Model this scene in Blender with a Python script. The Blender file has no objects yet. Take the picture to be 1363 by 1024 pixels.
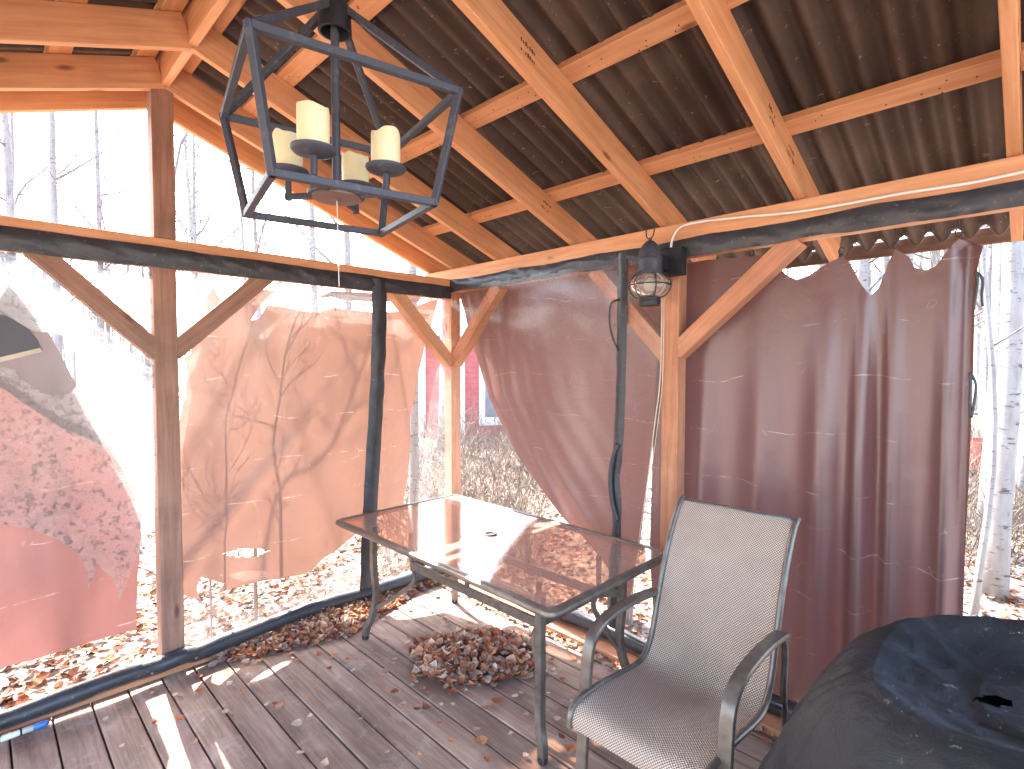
import bpy, bmesh, math, random
from mathutils import Vector, Matrix, noise
from mathutils.geometry import delaunay_2d_cdt
random.seed(7)
S = bpy.context.scene
COL = S.collection
R = math.radians
# ------------------------------------------------------------------ camera geometry (metres; corner of the gazebo deck is the origin)
F_PX, CX, CY, PITCH = 710.0, 681.5, 512.0, R(2.1)
CAM = Vector((3.24, -2.60, 1.65))
_n = math.hypot(.7096, .7046)
RX = (.7096/_n, -.7046/_n)
RIGHT = Vector((RX[0], -RX[1], 0)); FLAT = Vector((RX[1], RX[0], 0))
FWD = FLAT*math.cos(PITCH) + Vector((0, 0, -math.sin(PITCH)))
UPV = FLAT*math.sin(PITCH) + Vector((0, 0, math.cos(PITCH)))
def ray(px, py): return FWD + RIGHT*((px-CX)/F_PX) - UPV*((py-CY)/F_PX)
def on(px, py, ax, v):
    """the point of the photographed spot on the real plane axis=v"""
    d = ray(px, py); t = (v-CAM[ax])/d[ax]; return CAM + d*t
def far(px, depth, z):
    d = FLAT + RIGHT*((px-CX)/F_PX); p = CAM + d*depth; return Vector((p.x, p.y, z))

# ------------------------------------------------------------------ object helpers
def tag(o, label=None, cat=None, group=None, kind=None):
    if label: o['label'] = label
    if cat: o['category'] = cat
    if group: o['group'] = group
    if kind: o['kind'] = kind
    return o
def empty(name, loc, label, cat, group=None):
    o = bpy.data.objects.new(name, None); COL.objects.link(o); o.location = loc
    o.empty_display_size = .1
    return tag(o, label, cat, group)
class MB:
    def __init__(s): s.v = []; s.f = []; s.g = []; s.c = []; s.mi = []
    def add(s, vs, fs, gs=None, col=None, mi=0):
        b = len(s.v); s.v += [tuple(v) for v in vs]; s.f += [tuple(i+b for i in f) for f in fs]
        s.g += [tuple(x) for x in gs] if gs else [tuple(v) for v in vs]
        s.c += [col or (1, 1, 1, 1)]*len(vs); s.mi += [mi]*len(fs)
    def sweep(s, path, prof, up=(0, 0, 1), scale=None, cap=True, closed=False, col=None, mi=0, carry=False):
        path = [Vector(p) for p in path]; n = len(path); m = len(prof); up = Vector(up)
        vs = []; gs = []; L = 0; off = (random.random()*30, random.random()*30, random.random()*30)
        for i, p in enumerate(path):
            if closed: t = path[(i+1) % n]-path[i-1]
            else: t = path[min(i+1, n-1)]-path[max(i-1, 0)]
            t.normalize()
            sd = t.cross(up)
            if carry and i: sd = psd-t*psd.dot(t)
            elif carry and sd.length < .25: sd = t.cross(Vector((.3, 1, 0)))
            if sd.length < 1e-4: sd = t.cross(Vector((1, .3, 0)))
            sd.normalize(); u = sd.cross(t); psd = sd
            # keep section width through bends
            k = scale[i] if scale else 1
            if i: L += (p-path[i-1]).length
            for a, b in prof:
                vs.append(p+sd*a*k+u*b*k); gs.append((L+off[0], a+off[1], b+off[2]))
        fs = []
        for i in range(n if closed else n-1):
            j = (i+1) % n
            for q in range(m):
                r = (q+1) % m; fs.append((i*m+q, i*m+r, j*m+r, j*m+q))
        if cap and not closed:
            fs.append(tuple(range(m-1, -1, -1))); fs.append(tuple((n-1)*m+q for q in range(m)))
        s.add(vs, fs, gs, col, mi)
    def beam(s, p0, p1, w, h, up=(0, 0, 1), ch=.003, mi=0):
        a, b = w/2, h/2
        prof = [(-a+ch, -b), (a-ch, -b), (a, -b+ch), (a, b-ch), (a-ch, b), (-a+ch, b), (-a, b-ch), (-a, -b+ch)]
        s.sweep([p0, p1], prof, up, mi=mi)
    def tube(s, path, r, n=8, up=(0, 0, 1), cap=True, closed=False, col=None, mi=0):
        if isinstance(r, (int, float)): sc = None; rr = r
        else: sc = r; rr = 1
        prof = [(rr*math.cos(2*math.pi*k/n), rr*math.sin(2*math.pi*k/n)) for k in range(n)]
        s.sweep(path, prof, up, sc, cap, closed, col, mi, carry=not closed)
    def box(s, lo, hi, ch=.003, mi=0):
        lo = Vector(lo); hi = Vector(hi); d = hi-lo; ax = max(range(3), key=lambda i: d[i]); c = (lo+hi)/2
        p0 = c.copy(); p1 = c.copy(); p0[ax] = lo[ax]; p1[ax] = hi[ax]
        if ax == 2: s.beam(p0, p1, d.x, d.y, (0, 1, 0), min(ch, d.x*.3, d.y*.3), mi)
        elif ax == 0: s.beam(p0, p1, d.y, d.z, (0, 0, 1), min(ch, d.y*.3, d.z*.3), mi)
        else: s.beam(p0, p1, d.x, d.z, (0, 0, 1), min(ch, d.x*.3, d.z*.3), mi)
    def lathe(s, c, prof, n=24, axis=None, mi=0):
        c = Vector(c); M = Matrix.Identity(3)
        if axis: M = Vector((0, 0, 1)).rotation_difference(Vector(axis)).to_matrix()
        vs = []; fs = []; m = len(prof)
        for k in range(n):
            a = 2*math.pi*k/n
            for r, z in prof: vs.append(c+M @ Vector((r*math.cos(a), r*math.sin(a), z)))
        for k in range(n):
            j = (k+1) % n
            for q in range(m-1): fs.append((k*m+q, j*m+q, j*m+q+1, k*m+q+1))
        s.add(vs, fs, mi=mi)
    def build(s, name, mats, parent=None, loc=None, smooth=False, auto=None):
        o0 = Vector(parent_world(parent)) if parent else Vector(loc or (0, 0, 0))
        me = bpy.data.meshes.new(name)
        me.from_pydata([tuple(Vector(v)-o0) for v in s.v], [], s.f)
        at = me.attributes.new('gco', 'FLOAT_VECTOR', 'POINT'); at.data.foreach_set('vector', [x for g in s.g for x in g])
        ca = me.attributes.new('tint', 'FLOAT_COLOR', 'POINT'); ca.data.foreach_set('color', [x for g in s.c for x in g])
        mats = mats if isinstance(mats, (list, tuple)) else [mats]
        for m in mats: me.materials.append(m)
        if len(mats) > 1: me.polygons.foreach_set('material_index', s.mi)
        if smooth:
            me.polygons.foreach_set('use_smooth', [True]*len(me.polygons))
            if auto: me.set_sharp_from_angle(angle=R(auto))
        me.update()
        o = bpy.data.objects.new(name, me); COL.objects.link(o)
        if parent: o.parent = parent
        else: o.location = o0
        return o
def parent_world(p):
    v = Vector(p.location)
    while p.parent: p = p.parent; v += Vector(p.location)
    return v
def smooth_path(pts, k=6):
    pts = [Vector(p) for p in pts]; out = []
    for i in range(len(pts)-1):
        p0 = pts[max(i-1, 0)]; p1 = pts[i]; p2 = pts[i+1]; p3 = pts[min(i+2, len(pts)-1)]
        for j in range(k):
            t = j/k
            out.append(.5*((2*p1)+(p2-p0)*t+(2*p0-5*p1+4*p2-p3)*t*t+(3*p1-p0-3*p2+p3)*t**3))
    out.append(pts[-1]); return out
def inside(p, poly):
    x, y = p; c = False; j = len(poly)-1
    for i in range(len(poly)):
        xi, yi = poly[i]; xj, yj = poly[j]
        if (yi > y) != (yj > y) and x < (xj-xi)*(y-yi)/(yj-yi)+xi: c = not c
        j = i
    return c
def resample(poly, sp, jag=0):
    out = []
    for i in range(len(poly)):
        a = Vector(poly[i]); b = Vector(poly[(i+1) % len(poly)]); n = max(1, int((b-a).length/sp))
        for k in range(n):
            p = a.lerp(b, k/n)
            if jag and k:
                q = noise.noise(Vector((p.x*22, p.y*22, 3.3)))*jag+noise.noise(Vector((p.x*70, p.y*70, 1.3)))*jag*.6
                nrm = Vector((-(b-a).y, (b-a).x)).normalized(); p = p+nrm*q
            out.append(p)
    return out
def sheet(mb, outline, holes, sp, to3, jag=0, hjag=0, mi=0):
    o = resample(outline, sp, jag); hs = [resample(h, sp*.6, hjag) for h in holes]
    verts = list(o); edges = [(i, (i+1) % len(o)) for i in range(len(o))]
    for h in hs:
        b = len(verts); verts += h; edges += [(b+i, b+(i+1) % len(h)) for i in range(len(h))]
    xs = [p.x for p in o]; ys = [p.y for p in o]
    ot = [tuple(p) for p in o]; ht = [[tuple(p) for p in h] for h in hs]
    x = min(xs)+sp*.5; r = 0
    while x < max(xs):
        y = min(ys)+sp*(.5 if r % 2 else 1.0)
        while y < max(ys):
            if inside((x, y), ot) and not any(inside((x, y), h) for h in ht): verts.append(Vector((x, y)))
            y += sp
        x += sp*.87; r += 1
    V, E_, Fc, *_ = delaunay_2d_cdt(verts, edges, [], 0, 1e-5)
    fs = []
    for f in Fc:
        c = (sum(V[i].x for i in f)/len(f), sum(V[i].y for i in f)/len(f))
        if inside(c, ot) and not any(inside(c, h) for h in ht): fs.append(tuple(f))
    mb.add([to3(p.x, p.y) for p in V], fs, [(p.x, p.y, 0) for p in V], mi=mi)

# ------------------------------------------------------------------ materials
class N:
    def __init__(s, name):
        s.m = bpy.data.materials.new(name); s.m.use_nodes = True; s.t = s.m.node_tree; s.t.nodes.clear()
        s.out = s.n('ShaderNodeOutputMaterial')
    def n(s, t, **kw):
        nd = s.t.nodes.new(t)
        for k, v in kw.items():
            if hasattr(nd, k) and k not in ('Scale',): setattr(nd, k, v)
            else: nd.inputs[k].default_value = v
        return nd
    def l(s, a, b): s.t.links.new(a, b)
    def gco(s, scale=(1, 1, 1), attr='gco'):
        a = s.n('ShaderNodeAttribute', attribute_name=attr); mp = s.n('ShaderNodeMapping'); mp.inputs['Scale'].default_value = scale
        s.l(a.outputs['Vector'], mp.inputs['Vector']); return mp.outputs['Vector']
    def obj(s, scale=(1, 1, 1)):
        a = s.n('ShaderNodeTexCoord'); mp = s.n('ShaderNodeMapping'); mp.inputs['Scale'].default_value = scale
        s.l(a.outputs['Object'], mp.inputs['Vector']); return mp.outputs['Vector']
    def noise(s, vec, scale, detail=4, rough=.55, dist=0):
        nd = s.n('ShaderNodeTexNoise'); nd.inputs['Scale'].default_value = scale; nd.inputs['Detail'].default_value = detail
        nd.inputs['Roughness'].default_value = rough; nd.inputs['Distortion'].default_value = dist
        s.l(vec, nd.inputs['Vector']); return nd.outputs['Fac']
    def ramp(s, fac, stops):
        r = s.n('ShaderNodeValToRGB'); e = r.color_ramp.elements
        while len(e) < len(stops): e.new(.5)
        for i, (p, c) in enumerate(stops):
            e[i].position = p; e[i].color = c if len(c) == 4 else (*c, 1)
        s.l(fac, r.inputs['Fac']); return r.outputs['Color']
    def gray(s, fac, a, b, lo=0., hi=1.):
        r = s.n('ShaderNodeMapRange'); r.inputs['From Min'].default_value = a; r.inputs['From Max'].default_value = b
        r.inputs['To Min'].default_value = lo; r.inputs['To Max'].default_value = hi; s.l(fac, r.inputs['Value']); return r.outputs['Result']
    def mix(s, fac, a, b, mode='MIX'):
        m = s.n('ShaderNodeMix', data_type='RGBA', blend_type=mode)
        for sock, v in ((m.inputs[0], fac), (m.inputs[6], a), (m.inputs[7], b)):
            if isinstance(v, (int, float)): sock.default_value = v
            elif isinstance(v, tuple): sock.default_value = (*v, 1) if len(v) == 3 else v
            else: s.l(v, sock)
        return m.outputs[2]
    def math(s, op, a, b=None):
        m = s.n('ShaderNodeMath', operation=op)
        for i, v in enumerate((a, b)):
            if v is None: continue
            if isinstance(v, (int, float)): m.inputs[i].default_value = v
            else: s.l(v, m.inputs[i])
        return m.outputs[0]
    def bump(s, h, strength=.3, dist=.01):
        b = s.n('ShaderNodeBump'); b.inputs['Strength'].default_value = strength; b.inputs['Distance'].default_value = dist
        s.l(h, b.inputs['Height']); return b.outputs['Normal']
    def pbr(s, col, rough=.6, metal=0, normal=None, spec=.5):
        p = s.n('ShaderNodeBsdfPrincipled')
        for k, v in (('Base Color', col), ('Roughness', rough), ('Metallic', metal), ('Specular IOR Level', spec)):
            if isinstance(v, (int, float)): p.inputs[k].default_value = v
            elif isinstance(v, tuple): p.inputs[k].default_value = (*v, 1)
            else: s.l(v, p.inputs[k])
        if normal: s.l(normal, p.inputs['Normal'])
        return p.outputs[0]
    def done(s, sh): s.l(sh, s.out.inputs['Surface']); return s.m

def wood(name, c_lo, c_mid, c_hi, rough=.6, knots=True, dirt=.0):
    n = N(name); v = n.gco((1.6, 26, 26)); g = n.noise(v, 1.6, 6, .6, .6)
    col = n.ramp(g, [(.25, c_lo), (.5, c_mid), (.75, c_hi)])
    big = n.noise(n.gco((.9, 4, 4)), 1.3, 2)
    col = n.mix(n.gray(big, .3, .7, .0, .35), col, c_lo)
    if knots:
        vo = n.n('ShaderNodeTexVoronoi'); vo.inputs['Scale'].default_value = 1.0; n.l(n.gco((3.1, 9, 9)), vo.inputs['Vector'])
        k = n.gray(vo.outputs['Distance'], .06, .15, 1, 0)
        gate = n.gray(vo.outputs['Color'], .35, .4, 1, 0)
        col = n.mix(n.math('MULTIPLY', n.math('MULTIPLY', k, gate), .8), col, (c_lo[0]*.3, c_lo[1]*.22, c_lo[2]*.2))
    if dirt:
        d = n.noise(n.obj(), 3.2, 5, .65); col = n.mix(n.gray(d, .42, .68, 0, dirt), col, (.09, .065, .05))
    nm = n.bump(g, .12, .003)
    return n.done(n.pbr(col, rough, 0, nm, .3))
M = {}
M['wood'] = wood('new_lumber', (.50, .225, .105), (.64, .325, .165), (.74, .43, .24), .6, True, .12)
M['post'] = wood('weathered_post', (.20, .105, .075), (.32, .18, .13), (.42, .25, .185), .7, True, .45)
M['wood2'] = wood('sill_lumber', (.40, .172, .092), (.53, .245, .135), (.63, .33, .195), .65, True, .3)
def deckmat():
    n = N('weathered_deck'); v = n.gco((1.2, 22, 22)); g = n.noise(v, 1.8, 7, .65, .8)
    col = n.ramp(g, [(.25, (.205, .14, .105)), (.5, (.365, .27, .21)), (.78, (.52, .41, .335))])
    p = n.noise(n.gco((.9, 3.5, 3.5)), 1.7, 5, .6); col = n.mix(n.gray(p, .38, .7, 0, .75), col, (.125, .08, .066))
    w = n.noise(n.obj(), 5.5, 6, .72); col = n.mix(n.gray(w, .54, .68, 0, .6), col, (.46, .39, .35))
    sp = n.noise(n.obj(), 70, 2, .5); col = n.mix(n.gray(sp, .66, .72, 0, .6), col, (.34, .27, .22))
    at = n.n('ShaderNodeAttribute', attribute_name='tint'); col = n.mix(1.0, col, at.outputs['Color'], 'MULTIPLY')
    return n.done(n.pbr(col, .86, 0, n.bump(g, .3, .004), .15))
M['deck'] = deckmat()
def corr():
    n = N('bitumen_sheet'); a = n.noise(n.obj((1, .25, 1)), 4, 3, .5)
    col = n.ramp(a, [(.3, (.046, .028, .020)), (.55, (.08, .051, .038)), (.8, (.125, .084, .062))])
    d = n.noise(n.obj(), 2.4, 5, .7); col = n.mix(n.gray(d, .5, .72, 0, .5), col, (.17, .115, .085))
    s = n.noise(n.obj(), 55, 2, .5); col = n.mix(n.gray(s, .69, .74, 0, .7), col, (.33, .27, .22))
    return n.done(n.pbr(col, .7, 0, n.bump(a, .1, .004), .5))
M['roof'] = corr()
def cobweb():
    n = N('cobweb_fluff'); return n.done(n.pbr((.42, .34, .27), .9))
M['cobweb'] = cobweb()
M['dustwood'] = wood('dusty_lumber', (.16, .10, .075), (.25, .165, .125), (.32, .22, .17), .8, True, .3)
def vinyl():
    n = N('black_vinyl'); a = n.noise(n.obj(), 9, 5, .6); col = n.ramp(a, [(.3, (.02, .022, .027)), (.7, (.045, .048, .058))])
    s = n.noise(n.obj(), 48, 3, .6); col = n.mix(n.gray(s, .62, .72, 0, .5), col, (.2, .18, .17))
    return n.done(n.pbr(col, .42, 0, n.bump(n.noise(n.obj((1, 1, 1)), 14, 3), .35, .01), .5))
M['vinyl'] = vinyl()
def film(name, base, amt, col, scale, grad=None, thr=.5, glow=.03, tl_mix=.5, spk=None):
    n = N(name); a = n.noise(n.obj(), scale, 6, .7); b = n.noise(n.obj(), scale*.16, 3, .6)
    f = n.math('ADD', n.gray(a, thr, thr+.16, 0, amt), n.gray(b, .35, .7, base*.5, base*1.5))
    if grad:
        tc = n.n('ShaderNodeTexCoord'); sx = n.n('ShaderNodeSeparateXYZ'); n.l(tc.outputs['Object'], sx.inputs[0])
        f = n.math('MULTIPLY', f, n.gray(sx.outputs['Z'], grad[0], grad[1], grad[2], 1))
    # crease scratches in the plastic
    w = n.noise(n.obj((1.2, 1.2, 7)), 6, 3, .6, 1.5); cr = n.gray(n.math('ABSOLUTE', n.math('SUBTRACT', w, .5)), 0, .006, .3, 0)
    f = n.math('ADD', f, cr); f = n.math('MINIMUM', f, .95)
    tr = n.n('ShaderNodeBsdfTransparent'); di = n.n('ShaderNodeBsdfDiffuse'); di.inputs['Color'].default_value = (*col, 1)
    tl = n.n('ShaderNodeBsdfTranslucent'); tl.inputs['Color'].default_value = (*col, 1)
    if spk:
        cc = n.mix(n.gray(a, thr, thr+.1, 0, 1), col, spk); n.l(cc, di.inputs['Color']); n.l(cc, tl.inputs['Color'])
    dd = n.n('ShaderNodeMixShader'); dd.inputs[0].default_value = tl_mix; n.l(di.outputs[0], dd.inputs[1]); n.l(tl.outputs[0], dd.inputs[2])
    m1 = n.n('ShaderNodeMixShader'); n.l(f, m1.inputs[0]); n.l(tr.outputs[0], m1.inputs[1]); n.l(dd.outputs[0], m1.inputs[2])
    gl = n.n('ShaderNodeBsdfGlossy'); gl.inputs['Roughness'].default_value = .12
    m2 = n.n('ShaderNodeMixShader'); m2.inputs[0].default_value = glow; n.l(m1.outputs[0], m2.inputs[1]); n.l(gl.outputs[0], m2.inputs[2])
    return n.done(m2.outputs[0])
M['film_left'] = film('dusty_film', .30, .6, (.55, .52, .52), 34, tl_mix=.4, spk=(.20, .18, .178))
M['film_fold'] = film('folded_film', .45, .45, (.17, .175, .21), 24, tl_mix=.22)
M['film_mid'] = film('clear_film', .09, .14, (.62, .58, .56), 22, thr=.56)
M['film_right'] = film('brown_dusty_film', .05, .5, (.42, .30, .24), 34, grad=(1.7, 2.15, .14), thr=.52)
def cloth(name, dif, trn, mixf=.5, crease=.0, sheen=.05, dirt=.3):
    n = N(name); a = n.noise(n.obj(), 2.6, 5, .6)
    c1 = n.mix(n.gray(a, .35, .72, 0, dirt), dif, tuple(x*.62 for x in dif)); c2 = n.mix(n.gray(a, .35, .72, 0, dirt*.7), trn, tuple(x*.75 for x in trn))
    if crease:
        at = n.n('ShaderNodeAttribute', attribute_name='gco'); sx = n.n('ShaderNodeSeparateXYZ'); n.l(at.outputs['Vector'], sx.inputs[0])
        w = n.noise(n.gco((1.1, .5, 1)), 1.6, 3, .5)
        zz = n.math('ADD', n.math('MULTIPLY', sx.outputs[1], 3.9), n.math('MULTIPLY', w, .7))
        fr = n.math('ABSOLUTE', n.math('SUBTRACT', n.math('FRACT', zz), .5))
        ln = n.gray(fr, 0, .010, 1, 0); gate = n.gray(n.noise(n.gco((3.2, 2.1, 1)), 2.2, 4, .7), .5, .62, 0, 1)
        w2 = n.noise(n.gco((2.0, 1.1, 1)), 2.0, 3, .55, 1.0); l2 = n.gray(n.math('ABSOLUTE', n.math('SUBTRACT', w2, .5)), 0, .0035, 1, 0)
        g2 = n.gray(n.noise(n.gco((1.9, 2.6, 1)), 3.1, 3, .6), .56, .64, 0, .8)
        k = n.math('MULTIPLY', n.math('MAXIMUM', n.math('MULTIPLY', ln, gate), n.math('MULTIPLY', n.math('MULTIPLY', l2, g2), .5)), crease)
        c1 = n.mix(k, c1, (.62, .52, .47)); c2 = n.mix(k, c2, (.8, .6, .5))
    wv = n.noise(n.gco((60, 60, 1)), 9, 2, .5)
    nm = n.bump(n.math('ADD', n.noise(n.obj(), 5, 4, .6), n.math('MULTIPLY', wv, .05)), .25, .02)
    d = n.n('ShaderNodeBsdfDiffuse'); n.l(c1, d.inputs[0]); n.l(nm, d.inputs['Normal']); t = n.n('ShaderNodeBsdfTranslucent'); n.l(c2, t.inputs[0]); n.l(nm, t.inputs['Normal'])
    m = n.n('ShaderNodeMixShader'); m.inputs[0].default_value = mixf; n.l(d.outputs[0], m.inputs[1]); n.l(t.outputs[0], m.inputs[2])
    g = n.n('ShaderNodeBsdfGlossy'); g.inputs['Roughness'].default_value = .36; n.l(nm, g.inputs['Normal'])
    m2 = n.n('ShaderNodeMixShader'); m2.inputs[0].default_value = sheen; n.l(m.outputs[0], m2.inputs[1]); n.l(g.outputs[0], m2.inputs[2])
    return n.done(m2.outputs[0])
M['curt_sun'] = cloth('rust_curtain_fabric', (.205, .118, .096), (.135, .068, .048), .42, .5, .02, .35)
M['curt_low'] = cloth('faded_red_curtain_fabric', (.185, .092, .084), (.13, .057, .05), .4, .35, .02, .5)
M['curt'] = cloth('brown_curtain_fabric', (.17, .095, .094), (.27, .12, .095), .33, .6, .09, .18)
M['curt_satin'] = cloth('brown_satin_curtain_fabric', (.125, .07, .073), (.18, .075, .065), .28, .6, .075, .15)
M['flap'] = cloth('shaded_flap_and_hem_fabric', (.13, .105, .105), (.09, .07, .07), .3, 0, .03, .3)  # grey holds the shade of the doubled-over flap; hem strip shares it
M['patch'] = cloth('dark_grey_fabric', (.085, .08, .09), (.06, .055, .06), .2, 0, .03, .2)
def simple(name, col, rough=.6, metal=0, var=.25, sc=8, spec=.5, bump=.0):
    n = N(name); a = n.noise(n.obj(), sc, 5, .6)
    c = n.mix(n.gray(a, .3, .7, 0, 1), tuple(x*(1-var) for x in col), tuple(min(1, x*(1+var)) for x in col))
    return n.done(n.pbr(c, rough, metal, n.bump(a, bump, .01) if bump else None, spec))
M['hem_cream'] = simple('cream_hem', (.55, .48, .38), .8)
M['bronze'] = simple('bronze_frame', (.165, .145, .125), .36, .45, .3, 20)
M['iron'] = simple('black_iron', (.022, .024, .03), .5, .3, .3, 25)
def ironweb():
    n = N('dusty_iron'); a = n.noise(n.obj(), 34, 4, .65); c = n.mix(n.gray(a, .56, .7, 0, .4), (.05, .056, .075), (.17, .17, .18))
    return n.done(n.pbr(c, .55, .2))
M['irond'] = ironweb()
M['hubplate'] = simple('hub_plate', (.2, .13, .11), .5, .4)
def wax():
    n = N('ivory_wax'); p = n.n('ShaderNodeBsdfPrincipled'); p.inputs['Base Color'].default_value = (.74, .68, .44, 1); p.inputs['Roughness'].default_value = .5
    p.inputs['Subsurface Weight'].default_value = .3; p.inputs['Subsurface Radius'].default_value = (.03, .02, .01); p.inputs['Subsurface Scale'].default_value = .5
    return n.done(p.outputs[0])
M['wax'] = wax()
M['white'] = simple('white_plastic', (.72, .70, .66), .5, 0, .08)
M['blue'] = simple('blue_plastic', (.05, .17, .55), .4, 0, .2)
def tglass():
    n = N('bronze_tinted_glass'); tr = n.n('ShaderNodeBsdfTransparent'); tr.inputs[0].default_value = (.92, .76, .66, 1)
    gl = n.n('ShaderNodeBsdfGlossy'); gl.inputs['Roughness'].default_value = .04
    nz = n.noise(n.obj(), 140, 2, .5); nm = n.bump(nz, .12, .002); n.l(nm, gl.inputs['Normal'])
    gl.inputs[0].default_value = (.85, .62, .50, 1)
    fr = n.n('ShaderNodeFresnel'); fr.inputs['IOR'].default_value = 1.5; n.l(nm, fr.inputs['Normal'])
    m = n.n('ShaderNodeMixShader'); n.l(n.math('MULTIPLY', fr.outputs[0], .5), m.inputs[0]); n.l(tr.outputs[0], m.inputs[1]); n.l(gl.outputs[0], m.inputs[2])
    di = n.n('ShaderNodeBsdfDiffuse'); di.inputs[0].default_value = (.66, .56, .50, 1)
    d = n.noise(n.obj(), 3, 3, .5); f = n.gray(d, .3, .75, .15, .28)
    m2 = n.n('ShaderNodeMixShader'); n.l(f, m2.inputs[0]); n.l(m.outputs[0], m2.inputs[1]); n.l(di.outputs[0], m2.inputs[2])
    return n.done(m2.outputs[0])
M['tglass'] = tglass()
def lampglass():
    n = N('lamp_glass'); tr = n.n('ShaderNodeBsdfTransparent'); tr.inputs[0].default_value = (.8, .76, .7, 1)
    gl = n.n('ShaderNodeBsdfGlossy'); gl.inputs['Roughness'].default_value = .08; lw = n.n('ShaderNodeLayerWeight'); lw.inputs[0].default_value = .35
    m = n.n('ShaderNodeMixShader'); n.l(lw.outputs['Fresnel'], m.inputs[0]); n.l(tr.outputs[0], m.inputs[1]); n.l(gl.outputs[0], m.inputs[2])
    di = n.n('ShaderNodeBsdfDiffuse'); di.inputs[0].default_value = (.6, .52, .46, 1)
    m2 = n.n('ShaderNodeMixShader'); m2.inputs[0].default_value = .28; n.l(m.outputs[0], m2.inputs[1]); n.l(di.outputs[0], m2.inputs[2])
    return n.done(m2.outputs[0])
M['lglass'] = lampglass()
def sling():
    n = N('woven_sling'); at = n.n('ShaderNodeAttribute', attribute_name='gco'); sx = n.n('ShaderNodeSeparateXYZ'); n.l(at.outputs['Vector'], sx.inputs[0])
    P = 2*math.pi/.0108
    a = n.math('SINE', n.math('MULTIPLY', sx.outputs[0], P)); b = n.math('SINE', n.math('MULTIPLY', sx.outputs[1], P))
    k = n.math('MULTIPLY', a, b); f = n.gray(k, -.25, .25, 0, 1)
    col = n.mix(f, (.68, .57, .47), (.12, .085, .066))
    dz = n.noise(n.obj(), 4.5, 4, .6); col = n.mix(n.gray(dz, .45, .75, 0, .4), col, (.28, .21, .17))
    # worn crease where the seat meets the back
    sp = n.noise(n.obj((1, 1, 1)), 30, 2); 
    sh = n.pbr(col, .65, 0, n.bump(k, .5, .002), .3)
    tr = n.n('ShaderNodeBsdfTransparent'); hole = n.gray(n.math('MULTIPLY', n.math('ABSOLUTE', a), n.math('ABSOLUTE', b)), .0, .05, .35, 0)
    m = n.n('ShaderNodeMixShader'); n.l(hole, m.inputs[0]); n.l(sh, m.inputs[1]); n.l(tr.outputs[0], m.inputs[2])
    return n.done(m.outputs[0])
M['sling'] = sling()
def gcover():
    n = N('black_grill_cover'); a = n.noise(n.obj(), 3, 5, .6); col = n.ramp(a, [(.3, (.010, .011, .013)), (.7, (.022, .024, .028))])
    s = n.noise(n.obj(), 42, 4, .75); b = n.noise(n.obj(), 4, 3, .6)
    tc = n.n('ShaderNodeTexCoord'); sx = n.n('ShaderNodeSeparateXYZ'); n.l(tc.outputs['Object'], sx.inputs[0])
    k = n.math('MULTIPLY', n.gray(s, .62, .69, 0, 1), n.gray(b, .46, .6, .06, 1)); k = n.math('MULTIPLY', k, n.gray(sx.outputs['Z'], .72, .96, .10, 1))
    col = n.mix(n.math('MULTIPLY', k, .8), col, (.5, .46, .42))
    d2 = n.noise(n.obj(), 1.7, 4, .6); col = n.mix(n.gray(d2, .45, .75, 0, .4), col, (.05, .05, .054))
    return n.done(n.pbr(col, .6, 0, n.bump(n.noise(n.obj(), 13, 6, .65, .8), .55, .016), .3))
M['cover'] = gcover()
def leafm(name='dry_leaf'):
    n = N(name); at = n.n('ShaderNodeAttribute', attribute_name='tint'); a = n.noise(n.obj(), 40, 3, .6)
    c = n.mix(n.gray(a, .3, .7, 0, .28), at.outputs['Color'], (.16, .07, .035), 'MIX')
    d = n.n('ShaderNodeBsdfDiffuse'); n.l(c, d.inputs[0]); t = n.n('ShaderNodeBsdfTranslucent'); n.l(c, t.inputs[0])
    m = n.n('ShaderNodeMixShader'); m.inputs[0].default_value = .2; n.l(d.outputs[0], m.inputs[1]); n.l(t.outputs[0], m.inputs[2])
    return n.done(m.outputs[0])
M['leaf'] = leafm()
def bark(name, c0, c1, cd):
    n = N(name); a = n.noise(n.obj((1, 1, .25)), 16, 5, .6); c = n.ramp(a, [(.3, c0), (.7, c1)])
    b = n.noise(n.obj((1, 1, 3.2)), 9, 4, .65); c = n.mix(n.gray(b, .58, .66, 0, .85), c, cd)
    return n.done(n.pbr(c, .85, 0, n.bump(b, .4, .01), .2))
M['bark'] = bark('grey_bark', (.20, .18, .175), (.31, .285, .28), (.08, .068, .065))
M['birch'] = bark('pale_birch_bark', (.22, .205, .195), (.33, .315, .30), (.05, .042, .04))
M['twig'] = bark('twig_bark', (.15, .125, .12), (.25, .215, .205), (.08, .065, .06))
M['brush'] = bark('dry_stem', (.11, .08, .06), (.23, .185, .15), (.06, .045, .035))
def groundm():
    n = N('leaf_litter_ground'); vo = n.n('ShaderNodeTexVoronoi'); vo.inputs['Scale'].default_value = 27; n.l(n.obj(), vo.inputs['Vector'])
    c = n.ramp(vo.outputs['Color'], [(.05, (.05, .03, .02)), (.32, (.20, .145, .105)), (.6, (.36, .30, .25)), (.9, (.30, .18, .12))])
    a = n.noise(n.obj(), 1.3, 5, .6); c = n.mix(n.gray(a, .4, .7, 0, .6), c, (.42, .36, .31))
    f = n.noise(n.obj(), 60, 4, .7); c = n.mix(n.gray(f, .56, .66, 0, .85), c, (.05, .035, .025))
    return n.done(n.pbr(c, .9, 0, n.bump(vo.outputs['Distance'], .5, .03), .1))
M['ground'] = groundm()
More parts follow.
